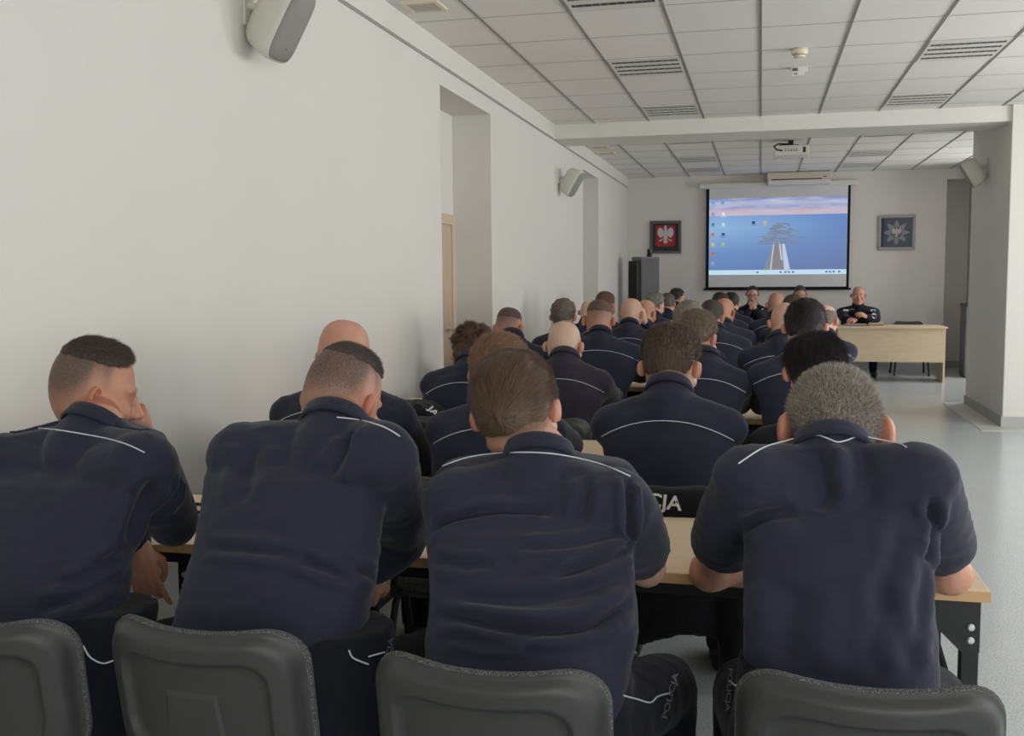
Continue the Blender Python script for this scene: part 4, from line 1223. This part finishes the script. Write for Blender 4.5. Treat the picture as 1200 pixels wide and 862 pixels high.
def print_on(txt, p0, p1, hgt, bvh, m, parent, org, name='lettering', flip=1, off=.003):
    """lettering laid on cloth along the line p0-p1 of the photograph, letter height in the same units"""
    me = text_mesh(txt, 1.0, 0, .022)
    bm = bmesh.new(); bm.from_mesh(me); bpy.data.meshes.remove(me)
    bmesh.ops.triangulate(bm, faces=list(bm.faces))
    bmesh.ops.subdivide_edges(bm, edges=list(bm.edges), cuts=1)
    xs = [v.co.x for v in bm.verts]; ys = [v.co.y for v in bm.verts]; x0, x1, y0, y1 = min(xs), max(xs), min(ys), max(ys)
    dx, dy = p1[0]-p0[0], p1[1]-p0[1]; ln = math.hypot(dx, dy); ux, uy = dx/ln, dy/ln; vx, vy = uy*flip, -ux*flip
    bad = []
    for v in bm.verts:
        u = (v.co.x-x0)/(x1-x0)*ln; w = (v.co.y-y0)/(y1-y0)*hgt
        q = cast_px(bvh, [(p0[0]+ux*u+vx*w, p0[1]+uy*u+vy*w)], off)
        if q: v.co = q[0]-org
        else: bad.append(v)
    if bad: bmesh.ops.delete(bm, geom=bad, context='VERTS')
    bm.normal_update()
    out = bpy.data.meshes.new('lettering'); bm.to_mesh(out); bm.free()
    return link(name, out, parent, m, smooth=False)
# ------------------------------------------------------------------ the cast
BR = (58, 46, 38); DK = (38, 33, 31); BK = (24, 22, 23); GY = (112, 106, 98); LB = (92, 74, 58); SALT = (96, 90, 84)
def HS(col, top=.012, side=.006, **k):
    d = dict(col=col, top=top, side=side); d.update(k); return d
def hz(x, y, Y): return at_y(x, y, Y)
def W(x, y, z): return Vector((x, y, z))
def sx_at(px, py, Y): return at_y(px, py, Y).x

SY1 = 1.87
# --- nearest row -----------------------------------------------------------
p1 = person('bearded man with faded crew cut, chin on hand, nearest row at far left', hz(106, 397, 2.28), 1.09, yaw=-46, pitch=-12,
    seat=W(-1.46, SY1, .46), K=(100, 473), lean=.22, near=True, hw=.24, cloth='navy',
    outline=[(474, 76, 140, .45), (484, 62, 158, .58), (496, 42, 176, .72), (510, 14, 188, .85), (530, -8, 196, .95), (560, -25, 190, 1.0), (600, -35, 165, 1.05), (650, -38, 147, 1.1), (700, -38, 140, 1.12), (730, -40, 138, 1.12)],
    shR=(166, 545, 2.10), elR=at_z(204, 612, .83), haR=at_y(163, 532, 2.41), shL=at_y(8, 545, 2.12), elL=W(-1.80, 2.43, .80), haL=at_y(163, 636, 2.36),
    handR=dict(d=(-.10, .05, 1), n=(.8, -.5, .1), curl=.75, side=1), handL=dict(d=(.22, -.10, -1), n=(.25, -.9, .15), curls=[.25, .55, .62, .35], side=-1, spread=.16),
    style=HS((74, 62, 54), .012, .001, z0=.066, z1=.122, tilt=.10, cut=.0016, shave=1.0, sfade=.105, beard=.75, front=.012, strands=(7000, .018, 'fwd', .00026), messy=.2, fade=.03),
    skin='tan', pipe=[[(20, 501), (60, 503), (100, 509), (130, 515), (152, 522), (169, 530)]], sleeve='long', shoulder_r=.085, arm_r=.046, chair=False, knees=((-1.30, 2.32), (-1.72, 2.30)),
    folds=[([(70, 690), (110, 672), (148, 640)], .012, .008), ([(40, 715), (90, 700), (140, 672)], .012, .008), ([(150, 640), (165, 590), (180, 560)], .016, .01), ([(185, 600), (205, 580), (212, 560)], .012, .007)])
p2 = person('man with shaved faded hair bent over the table, second from left, nearest row', hz(398, 401, 2.28), 1.09, straps=False, yaw=-16, pitch=-24, roll=4,
    seat=W(-.90, SY1, .46), K=(384, 467), near=True, hw=.24, cloth='navy',
    outline=[(466, 345, 425, .45), (476, 320, 440, .56), (487, 292, 456, .72), (500, 270, 466, .85), (520, 256, 470, .95), (555, 247, 455, 1.0), (600, 242, 446, 1.05), (650, 232, 442, 1.1), (700, 219, 432, 1.12), (735, 208, 425, 1.12)],
    shR=(446, 535, 2.10), elR=at_y(472, 632, 2.38), haR=at_y(438, 668, 2.29), shL=at_y(285, 535, 2.14), elL=W(-1.14, 2.40, .80), haL=W(-.98, 2.62, .775),
    handR=dict(d=(-.35, .25, -.6), n=(.3, -.9, .2), curl=.7), handL=dict(d=(.5, .8, 0)),
    style=HS((70, 59, 53), .010, .001, z0=.072, z1=.124, tilt=.14, cut=.0016, shave=.95, sfade=.115, strands=(6000, .013, 'fwd', .00026), messy=.2, fade=.02),
    skin='ruddy', pipe=[[(395, 489), (420, 492), (440, 497), (455, 503), (468, 511)]], shoulder_r=.085, arm_r=.047, chair=False, knees=((-.72, 2.28), (-1.06, 2.30)),
    folds=[([(385, 560), (400, 530), (412, 505)], .016, .008), ([(350, 655), (385, 668), (420, 680)], .010, .007), ([(240, 640), (300, 646), (350, 652)], .010, .005), ([(395, 655), (420, 668), (440, 676)], .009, .006), ([(300, 520), (290, 550), (285, 590)], .02, .007)])
p3 = person('heavy-set man with slicked-back dark hair in short-sleeved navy shirt, nearest row', hz(605, 413, 2.26), 1.06, straps=False, yaw=-6, pitch=-12, roll=-9,
    seat=W(-.405, SY1, .46), K=(625, 508), tilt=34, near=True, hw=.245, cloth='navy', bdepth=(.135, .15), neckr=.062,
    outline=[(502, 592, 660, .40), (513, 572, 690, .52), (526, 545, 712, .66), (542, 522, 736, .80), (565, 505, 752, .92), (590, 499, 752, .97), (615, 500, 738, 1.0), (645, 505, 739, 1.03), (680, 509, 742, 1.08), (710, 508, 745, 1.14), (745, 503, 746, 1.2), (780, 505, 738, 1.2)],
    shR=(718, 592, 2.10), elR=at_y(757, 664, 2.35), haR=W(-.38, 2.60, .80), shL=(540, 592, 2.10), elL=at_y(560, 655, 2.42), haL=W(-.42, 2.64, .795),
    handR=dict(d=(-.7, .7, 0), curl=.14, thumb=.05), handL=dict(d=(.7, .7, 0), curl=.14, thumb=.05), sleeve='short', shoulder_r=.088, arm_r=.053,
    style=HS((98, 78, 62), .016, .009, z0=-.04, z1=.05, shave=.75, sfade=.03, strands=(15000, .05, 'back', .00034), messy=.18, mscale=38, fade=.014, nape=-.008, jit=.05, grey=.15, rise=.004),
    skin='light', pipe=[[(519, 546), (545, 537), (575, 532), (610, 530), (650, 532), (690, 540), (715, 548), (738, 558)]], chair=False, knees=((-.195, 2.20), (-.53, 2.28)),
    folds=[([(510, 719), (547, 727), (601, 738), (654, 739), (697, 730), (740, 704)], .011, .013), ([(520, 700), (570, 706), (630, 702), (690, 690), (738, 668)], .014, .006), ([(738, 641), (719, 652), (681, 667), (644, 678)], .010, .009),
           ([(503, 622), (530, 610), (570, 602), (620, 600), (650, 604)], .010, .007), ([(735, 625), (700, 632), (650, 640), (600, 640)], .009, .005), ([(520, 742), (580, 752), (640, 750)], .010, .006), ([(505, 655), (540, 662), (580, 660)], .010, .005), ([(690, 560), (684, 590), (676, 610)], .012, .005), ([(735, 560), (737, 600), (736, 640)], .008, .010)])
p4 = person('grey-haired man in short-sleeved navy shirt with elbows on table, right end of nearest row', hz(979, 433, 2.30), 1.08, straps=False, yaw=2, pitch=-24,
    seat=W(.135, SY1, .46), K=(978, 494), near=True, hw=.235, cloth='navy', neckr=.064,
    outline=[(492, 940, 1014, .42), (503, 918, 1040, .55), (515, 895, 1062, .70), (530, 877, 1080, .84), (555, 866, 1092, .95), (590, 868, 1092, 1.0), (640, 872, 1092, 1.04), (700, 872, 1095, 1.08), (750, 872, 1098, 1.1), (785, 872, 1100, 1.1)],
    shR=(1074, 562, 2.12), elR=at_y(1113, 672, 2.37), haR=W(.22, 2.66, .795), shL=(882, 562, 2.12), elL=at_y(832, 669, 2.37), haL=W(.10, 2.62, .795),
    handR=dict(d=(-.7, .7, 0), curl=.14, thumb=.05), handL=dict(d=(.8, .6, 0), curl=.14, thumb=.05), sleeve='short', shoulder_r=.082, arm_r=.054, ears=1.3,
    style=HS((122, 115, 106), .010, .007, z0=-.05, z1=.05, shave=.55, sfade=.02, strands=(12000, .015, 'brush', .00034), messy=.12, fade=.02, nape=-.004, jit=.3, grey=.5),
    skin='ruddy', pipe=[[(866, 543), (892, 526), (915, 518), (935, 513), (957, 510), (968, 513), (981, 518), (992, 516), (1002, 512.5), (1024, 511), (1048, 516), (1062, 524)]], chair=False, knees=((.36, 2.26), (-.02, 2.22)),
    folds=[([(978, 520), (984, 560), (990, 600)], .022, -.008), ([(960, 525), (968, 560), (972, 590)], .014, .006), ([(1060, 600), (1045, 660), (1030, 720), (1018, 785)], .014, .003), ([(1020, 660), (1050, 740), (1075, 790)], .016, .003), ([(1084, 650), (1078, 720), (1066, 790)], .012, .0025), ([(872, 615), (900, 605), (935, 600)], .014, .007), ([(930, 680), (925, 730), (920, 785)], .03, .007), ([(1092, 580), (1090, 630), (1086, 660)], .010, .009)])
for pp, cx, cy, rz, lab in ((p1, -1.455, 1.80, 8, 'dark grey moulded chair at the far left of the nearest row, turned away'), (p2, -.963, 1.87, -4, 'dark grey moulded chair behind the bent man second from left, nearest row'),
                            (p3, -.415, 1.80, -3, 'dark grey moulded chair of the heavy-set man with slicked-back hair'), (p4, .17, 1.86, 0, 'dark grey moulded chair of the grey-haired man at the right end of the nearest row')):
    place_chair(cx, cy, math.radians(rz), lab)
for pp, txt, a, b, h, fl in ((p2, 'POLICJA', (453, 800), (462, 747), 8, 1), (p3, 'POLICJA', (782, 842), (796, 790), 8.5, 1), (p4, 'POLICJA', (853, 784), (850, 834), 7, 1)):
    print_on(txt, a, b, h, pp['trouser_bvh'], M['grey_print'], pp['trousers'], pp['org'], flip=fl)
for pp, ln in ((p1, [(98, 757), (106, 770), (120, 777), (132, 774)]), (p2, [(409, 762), (414, 771), (431, 778)]), (p2, [(432, 769), (450, 764)]), (p3, [(721, 812), (742, 818), (761, 823), (770, 816), (784, 812)]), (p4, [(856, 798), (862, 803), (868, 801)])):
    q = cast_px(pp['trouser_bvh'], smooth_line(ln, 5), .0015)
    if len(q) > 2: MB().tube(q, .0018, 6).build('piping', M['piping'], pp['trousers'], pp['org'], True)
# wrist watch of the bearded man
w_ = at_y(164, 628, 2.36)

def crowd(row, px, py, Y, label, style, w=1.05, skin='light', dx=0, **k):
    e = edge(row); top = at_y(px, py, Y); sy = e-.43
    k.setdefault('mid', row <= 3)
    pz = k.pop('pitch', -14)
    return person(label, top, w, pitch=pz, seat=W(top.x+dx, sy, .46), style=style, skin=skin, tableY=e, **k)

# --- second row --------------------------------------------------------------
p5 = crowd(2, 402, 374, 3.46, 'bald man at the wall end of the second row, half hidden by the faded man', dict(col=(150, 120, 104), shave=.12), 1.12, 'ruddy', K=(398, 428), yaw=-14, hw=.245, haR=at_y(481, 503, 3.86), elR=at_y(494, 538, 3.72), handR=dict(d=(-.3, .5, .1), n=(.5, -.3, .8), curl=.5))
p6 = crowd(2, 584, 391, 3.46, 'man with thinning reddish-brown hair in second row behind the slicked-back man', HS((118, 88, 66), .016, .008, z0=-.02, z1=.06, shave=.5, strands=(5000, .022, 'fwd', .0004), messy=.25, grey=.1), 1.10, 'ruddy', K=(582, 448), yaw=-12, dx=-.06, hw=.222)
p7 = crowd(2, 786, 381, 3.46, 'brown-haired man with straight back, second row, black jacket over his chair', HS((84, 68, 56), .018, .004, z0=-.01, z1=.075, shave=.85, sfade=.05, fade=.05, nape=-.012, strands=(9000, .011, 'brush', .0003), jit=.22, messy=.12), 1.08, 'light', K=(783, 437), yaw=-14, dx=.0, hw=.228,)
p8 = crowd(2, 956, 389, 3.46, 'black-haired person in black jacket, second row, behind the grey-haired man', HS((32, 29, 30), .014, .011, z0=-.04, z1=.06, strands=(6000, .035, 'down', .0004), messy=.15, mscale=30, fade=.012, nape=.03), 1.02, 'light', K=(955, 466), yaw=4, dx=.025, hw=.19, cloth='black_cloth', pipe=None, ears=.8)
# --- third row ----------------------------------------------------------------
crowd(3, 553, 381, 4.86, 'man with tousled brown hair by the wall in the third row', HS((90, 67, 52), .026, .006, z0=.0, z1=.06, shave=.5, strands=(5000, .03, 'swirl', .0006), messy=.5, mscale=55), 1.04, 'light', K=(549, 411), yaw=-6, dx=-.10, hw=.205, pitch=-26)
crowd(3, 661, 376, 4.86, 'bald man wearing glasses in a faded plum-navy shirt, third row', dict(col=(150, 132, 116), shave=.28, sfade=.03), 1.02, 'pale', K=(660, 406), yaw=-10, hw=.215, cloth='plum', glasses=True, pitch=-14)
crowd(3, 817, 363, 4.90, 'man with short brown-grey hair in third row beyond the straight-backed man', HS((106, 91, 76), .013, .006, z0=-.02, z1=.06, shave=.6, strands=(4500, .009, 'brush', .0004), jit=.2, messy=.2, grey=.25), 1.04, 'light', K=(824, 405), yaw=-24, dx=.02, hw=.205)
crowd(3, 944, 350, 4.90, 'man with thick slicked black hair and grey sides in third row at right', HS((40, 36, 35), .014, .006, z0=-.05, z1=.05, shave=.6, strands=(5000, .035, 'back', .0005), messy=.3, mscale=50, grey=.1, fade=.012), 1.02, 'light', K=(940, 396), yaw=-8, dx=.03, hw=.225)
# --- fourth row ---------------------------------------------------------------
crowd(4, 596, 360, 6.20, 'man with a buzz cut close to the wall in the fourth row', HS((84, 70, 60), .006, .001, z0=.035, z1=.115, cut=.0016, shave=.85, sfade=.12, fade=.03, messy=.15), 1.02, 'ruddy', K=(598, 384), yaw=-14, hw=.22, dx=-.02)
crowd(4, 702, 351, 6.20, 'man with short fade and red ears in the fourth row', HS((96, 74, 62), .010, .001, z0=.035, z1=.115, cut=.0016, shave=.8, sfade=.13, fade=.03, messy=.15), 1.02, 'ruddy', K=(702, 381), yaw=-4, hw=.26)
crowd(4, 807, 352, 6.20, 'grey-haired man hidden behind the brown-grey head, fourth row', HS((120, 111, 101), .016, .010, z0=-.02, z1=.06, shave=.6, messy=.2, grey=.2), 1.05, 'light', hw=.21)
crowd(4, 920, 354, 6.20, 'bald man with a sunlit ear in the fourth row, right of the middle gap', dict(col=(160, 130, 108), shave=.15), 1.02, 'light', K=(916, 386), yaw=12, hw=.225, dx=-.02, pitch=-22)
# --- fifth row -----------------------------------------------------------------
crowd(5, 660, 350, 7.55, 'man with tousled grey-brown hair near the wall, fifth row', HS((104, 97, 86), .018, .010, z0=-.03, z1=.06, shave=.6, messy=.45, mscale=60, grey=.15), 1.02, 'light', K=(660, 377), yaw=-6, hw=.215, dx=-.02)
crowd(5, 740, 349, 7.55, 'bald man resting his cheek on his hand, fifth row', dict(col=(150, 124, 106), shave=.25, sfade=.03), 1.0, 'light', K=(737, 372), yaw=-16, hw=.22, haR=W(at_y(752, 372, 7.55).x+.01, 7.66, 1.10), handR=dict(d=(-.2, .1, 1), n=(.9, -.2, 0), curl=.7))
crowd(5, 834, 351, 7.55, 'man with dark short hair and long sloping back, fifth row beside the gap', HS((64, 56, 48), .010, .005, z0=0, z1=.07, shave=.6, messy=.1), 1.02, 'light', K=(838, 377), yaw=-20, hw=.235, dx=.03)
crowd(5, 967, 356, 7.55, 'balding grizzled man with red ears at the right end of the fifth row', HS((110, 96, 84), .004, .003, z0=-.06, z1=.0, shave=.45, crown_bald=True, messy=.05), 1.0, 'light', yaw=-26, hw=.20, dx=-.05)
# --- sixth row ------------------------------------------------------------------
crowd(7, 689, 352, 10.25, 'pale bald man by the wall, seventh row, mostly hidden by the red-eared man', dict(col=(150, 130, 116), shave=.1), 1.0, 'pale', hw=.24)
crowd(6, 709, 341, 8.95, 'man with reddish cropped hair and flushed face, sixth row near the wall', HS((92, 62, 50), .006, .003, z0=.0, z1=.07, shave=.5, messy=.1), 1.04, 'ruddy', yaw=-30, hw=.19, dx=-.07)
crowd(6, 849, 349, 8.90, 'bald tanned man looking right, sixth row beside the middle gap', dict(col=(150, 110, 84), shave=.1), 1.02, 'tan', yaw=-24, hw=.24, dx=.04)
crowd(6, 929, 345, 8.90, 'brown-haired man behind the bald heads right of the gap, sixth row', HS((74, 60, 50), .012, .006, z0=0, z1=.06, shave=.6, messy=.15), 1.02, 'light', hw=.24)
# --- seventh row ----------------------------------------------------------------
crowd(6, 757, 351, 8.90, 'balding man between the cheek-resting bald man and the silver-haired man', dict(col=(120, 92, 76), shave=.45, crown_bald=True, sfade=.05), 1.0, 'ruddy', yaw=-30, hw=.19, dx=.11)
crowd(7, 767, 342, 10.30, 'silver-haired man with face turned right, seventh row', HS((116, 112, 106), .014, .008, z0=-.02, z1=.06, shave=.6, messy=.25, grey=.3), 1.06, 'light', yaw=-42, hw=.24)
crowd(7, 844, 342, 10.25, 'man with dark cropped hair beyond the tanned bald head, seventh row', HS((50, 40, 36), .008, .004, z0=0, z1=.07, shave=.6, messy=.1), 1.02, 'light', yaw=-14, hw=.24, dx=.02)
crowd(7, 910, 342, 10.25, 'bald stubbly man right of the gap, seventh row, facing the clasped hands', dict(col=(132, 102, 82), shave=.38, sfade=.02), 1.04, 'ruddy', yaw=8, hw=.235)
# --- eighth row -----------------------------------------------------------------
crowd(8, 782, 343, 11.60, 'grey-templed man in front of the man with glasses, eighth row', HS((92, 84, 78), .010, .005, z0=0, z1=.06, shave=.6, messy=.15, grey=.2), 1.02, 'light', yaw=-16, hw=.23)
crowd(9, 793, 337, 12.95, 'dark-haired man in glasses at the left of the front row, turned right', HS((46, 38, 34), .010, .006, z0=0, z1=.06, shave=.6, messy=.1), 1.02, 'light', yaw=-48, hw=.23, glasses=True, dx=.06)
crowd(8, 857, 342, 11.60, 'black-haired man beyond the dark cropped head, eighth row', HS((30, 27, 26), .012, .008, z0=0, z1=.06, shave=.6, messy=.1), 1.0, 'light', yaw=-20, hw=.23)
# --- head table --------------------------------------------------------------------
HY = 15.05
q1 = person('man in glasses at head table with hands clasped before his mouth', hz(882, 334.5, 15.20), 1.0, shrug=-.05, pitch=-14, facing=1, seat=W(at_y(882, 350, 15.5).x, 15.50, .46), tableY=HY, mid=True, voxel=.007,
    style=HS((52, 45, 42), .007, .004, z0=.0, z1=.06, shave=.6, messy=.1, brow=(30, 26, 24)), skin='light', glasses=True, eyes=True, hw=.24, pipe=None, cloth='navy2',
    elR=at_y(871, 374, 14.98), elL=at_y(894, 374, 14.98), haR=at_y(879, 363, 15.0), haL=at_y(885.5, 363, 15.0),
    handR=dict(d=(.35, .1, 1), n=(-.8, -.5, .2), curl=.8, side=1), handL=dict(d=(-.35, .1, 1), n=(.8, -.5, .2), curl=.8, side=-1))
q2 = person('man at the head table looking down, half hidden behind the slicked black hair', hz(937.5, 334, 15.20), 1.0, shrug=-.05, pitch=-22, facing=1, seat=W(at_y(937.5, 350, 15.5).x, 15.50, .46), tableY=HY, mid=True, voxel=.009,
    style=HS((66, 62, 60), .009, .004, z0=.0, z1=.06, shave=.6, messy=.15, brow=(44, 38, 36)), skin='ruddy', eyes=True, hw=.24, pipe=None, cloth='navy2')
q3 = person('balding speaker in dark uniform gesturing with both hands at the right head table', hz(1006, 335.5, 15.20), 1.06, shrug=-.015, pitch=-4, facing=1, seat=W(at_y(1007, 350, 15.5).x, 15.50, .46), tableY=HY, mid=True, voxel=.007,
    style=dict(col=(96, 74, 64), shave=.42, recede=.05, sfade=.04, brow=(90, 70, 58)), skin='ruddy', eyes=True, hw=.27, ww=.23, pipe=None, cloth='navy2',
    elR=at_y(990, 374, 15.05), elL=at_y(1027, 374, 15.05), haR=at_y(1002.5, 374.5, 14.92), haL=at_y(1015.5, 371, 14.92),
    handR=dict(d=(-.5, -.6, .1), n=(.2, -.3, .9), curl=.45, side=-1), handL=dict(d=(-.6, -.5, .3), n=(.3, -.7, .6), curl=.6, side=1))
def badge(pp, polys, m, name):
    mb = MB()
    for poly in polys:
        vs = cast_px(pp['shirt_bvh'], poly, .004)
        if len(vs) == len(poly): mb.face([mb.bm.verts.new(v) for v in vs])
    return mb.build(name, m, pp['shirt'], pp['org'])
def pr(x0, x1, y0, y1): return [(x0, y1), (x1, y1), (x1, y0), (x0, y0)]
badge(q3, [pr(988.2, 994.4, 362.2, 364.4)], M['white_print'], 'rank_strip'); badge(q3, [pr(1020.2, 1026.2, 362.6, 364.6)], M['white_print'], 'rank_strip')
badge(q3, [pr(995.2, 1001.6, 361.6, 363.0)], M['grey_print'], 'name_strip')
badge(q3, [[(1024.4+2.9*math.cos(-i*PI/8), 369.8+3.2*math.sin(-i*PI/8)) for i in range(16)]], M['white_print'], 'sleeve_patch')
badge(q3, [pr(990.6, 993.2, 354.2, 356.0)], M['white_print'], 'shoulder_mark'); badge(q3, [pr(1017.5, 1020, 353.2, 354.6)], M['white_print'], 'shoulder_mark')
badge(q1, [pr(892.2, 894.8, 361.5, 362.8)], M['white_print'], 'name_strip')
place_chair(at_y(1067, 378, 15.6).x, 15.6, PI, 'empty black chair behind the right end of the right head table').scale = (1, 1, .915)

# ------------------------------------------------------------------ things on tables and chairs
def sheet(name, c, rz, wx, wy, h, m, label, cat, parts=()):
    r = empty(name, c, rz, label, cat)
    MB().box(-wx/2, wx/2, -wy/2, wy/2, 0, h, bev=min(.002, h*.3)).build('cover' if h > .002 else 'page', m, r)
    for nm, b, mm in parts: MB().box(*b, bev=0).build(nm, mm, r)
    return r
c = at_z(1000, 379.5, TZ); sheet('notebook', (c.x, 14.80, TZ+.001), .1, .30, .21, .012, M['glossblack'], 'dark folder lying open before the speaker on the maple desk', 'folder', [('page', (-.14, .14, -.095, .095, .0122, .016), M['paper'])])
c = at_z(1020, 379.5, TZ); sheet('paper_stack', (c.x+.03, 14.74, TZ+.001), -.1, .20, .14, .03, M['tan_paper'], 'small stack of tan papers beside the speaker on the maple desk', 'papers', [('page', (-.09, .09, -.06, .06, .0305, .034), M['paper'])])
c = at_z(498, 511, TZ); sheet('tablet', (c.x, c.y-.06, TZ+.001), .5, .16, .23, .009, M['grey_box'], 'grey tablet on the second table by the hand of the bald man', 'tablet', [('screen', (-.072, .072, -.105, .105, .0092, .0102), M['glossblack'])])
c = at_z(166, 630, TZ); sheet('paper_sheet', (c.x-.02, c.y+.06, TZ+.001), .35, .21, .297, .0015, M['paper'], 'white sheet on the nearest table beneath the arm of the bearded man', 'paper')
def pen(a, b, m, label):
    a, b = Vector(a), Vector(b); r = empty('pen', a, 0, label, 'pen'); o = a
    d = (b-a)
    MB().chain([a-o, d*.86], [.0045, .0045], 8).build('barrel', m, r, smooth=True)
    MB().chain([d*.87, d*.985], [.0036, .0012], 8).build('tip', M['chrome'], r, smooth=True)
    MB().chain([Vector((0, 0, .0055)), d*.25+Vector((0, 0, .006))], [.0012, .0012], 6).build('clip', M['chrome'], r, smooth=True)
a = at_z(240, 612, TZ+.006); b = at_z(228, 617, TZ+.006); pen(a, b+(b-a)*1.2, M['blue_pen'], 'blue pen on the nearest table at the elbow of the bearded man')
a = at_z(236, 591, TZ+.006); pen(a, a+Vector((-.12, .02, 0)), M['black_metal'], 'black pen on the nearest table, closer to the wall')
a = at_z(236, 600, TZ+.006); pen(a, a+Vector((-.12, -.01, 0)), M['black_metal'], 'black pen between the other pen and the blue pen, nearest table')

# black garment with white letters on the second table
c = at_z(490, 498, TZ); r = empty('folded_jacket', (c.x-.02, c.y-.05, TZ), 0, 'black folded garment with white letters on the second table by the wall', 'jacket')
mb = MB(); org = Vector(r.location)
rg = random.Random(4)
for z, k in ((.0, 1.0), (.03, 1.04), (.07, .98), (.10, .82), (.115, .5)):
    pass
rs = []
for z, k in ((.002, .97), (.02, 1.02), (.06, 1.0), (.09, .9), (.11, .7), (.12, .35), (.121, .03)):
    n = 40; o = []
    for i in range(n):
        an = 2*PI*i/n; cc, ss = math.cos(an), math.sin(an); e = .6
        wob = 1+.07*noise.noise(Vector((cc*1.6, ss*1.6, z*18)))
        o.append(org+Vector((.17*k*wob*math.copysign(abs(cc)**e, cc), .15*k*wob*math.copysign(abs(ss)**e, ss), z+(.014*noise.noise(Vector((cc*2, ss*2, 3))) if z > .03 else 0))))
    rs.append(o)
mb.rings(rs); jm = remesh(mb, .008, 5); ripple(jm, .006, 14, 3); jb = bvh_of(jm); shift(jm, org); jo = link('cloth', jm, r, M['black_cloth'])
print_on('JA', (498.5, 480), (508, 491), 9, jb, M['white_print'], jo, org)

CH_P7 = [c for c in CH_USED if 'straight back' in c['label']][0]; CH_P7.scale = (1, 1, .945)
# jacket draped over the chair of the straight-backed man
sx7, sy7 = p7['org'].x, p7['org'].y
r = empty('draped_jacket', (sx7, sy7-.305, 0), 0, 'black jacket with white lettering draped over a chair back in the second row', 'jacket')
org = Vector((sx7, sy7-.305, 0)); mb = MB(); rs = []
for z, hw_, d0, d1 in ((.36, .205, -.03, .02), (.45, .212, -.036, .03), (.60, .215, -.036, .035), (.72, .215, -.036, .045), (.785, .21, -.034, .055), (.808, .20, -.018, .05), (.818, .12, .0, .03)):
    n = 44; o = []
    for i in range(n):
        an = 2*PI*i/n; cc, ss = math.cos(an), math.sin(an); e = .55
        x = hw_*math.copysign(abs(cc)**e, cc); y = (d1 if ss > 0 else -d0)*math.copysign(abs(ss)**e, ss)
        o.append(org+Vector((x, y+.06*(abs(x)/.22)**2-.02, z+(.03*math.sin(x*14) if z < .4 else .008*(abs(x)/.2)**2))))
    rs.append(o)
mb.rings(rs)
for s in (-1, 1):
    mb.chain([org+Vector((s*.19, .02, .76)), org+Vector((s*.235, .02, .62)), org+Vector((s*.24, .01, .42)), org+Vector((s*.235, .0, .26))], [.055, .062, .058, .05], 14)
jm = remesh(mb, .010, 5); ripple(jm, .006, 10, 5); jb = bvh_of(jm); shift(jm, org); jo = link('cloth', jm, r, M['black_cloth'])
print_on('POLICJA', (706, 592), (798, 603), 21, jb, M['white_print'], jo, org)
# ------------------------------------------------------------------ daylight and picture settings
w = bpy.data.worlds.new('sky'); scn.world = w; w.use_nodes = True
bg = w.node_tree.nodes['Background']; bg.inputs[0].default_value = (.72, .85, 1, 1); bg.inputs[1].default_value = .6
def win_light(name, y0, y1, power, col=(1, .99, .985)):
    l = bpy.data.lights.new(name, 'AREA'); l.shape = 'RECTANGLE'; l.size = 1.7; l.size_y = (y1-y0); l.energy = power; l.color = col
    o = bpy.data.objects.new(name, l); COL.objects.link(o); o.location = (XR+.10, (y0+y1)/2, 1.75)
    o.rotation_euler = (0, math.radians(100), 0)
    return o
for i, (a, b) in enumerate(WINS):
    win_light('window_daylight_%d' % (i+1), a+.02, b-.02, [20, 34, 74, 112, 96][i])
l = bpy.data.lights.new('window_daylight_6', 'AREA'); l.shape = 'RECTANGLE'; l.size = 3.3; l.size_y = 1.65; l.energy = 125; l.color = (1, .99, .985)
o = bpy.data.objects.new('window_daylight_6', l); COL.objects.link(o); o.location = (2.6, YF-.1, 1.75); o.rotation_euler = (math.radians(90), 0, 0)
scn.view_settings.view_transform = 'Standard'; scn.view_settings.look = 'None'
scn.view_settings.gamma = 1; scn.view_settings.use_curve_mapping = False; scn.view_settings.exposure = 0.0
scn.cycles.use_denoising = True
scn.cycles.max_bounces = 8; scn.cycles.diffuse_bounces = 5
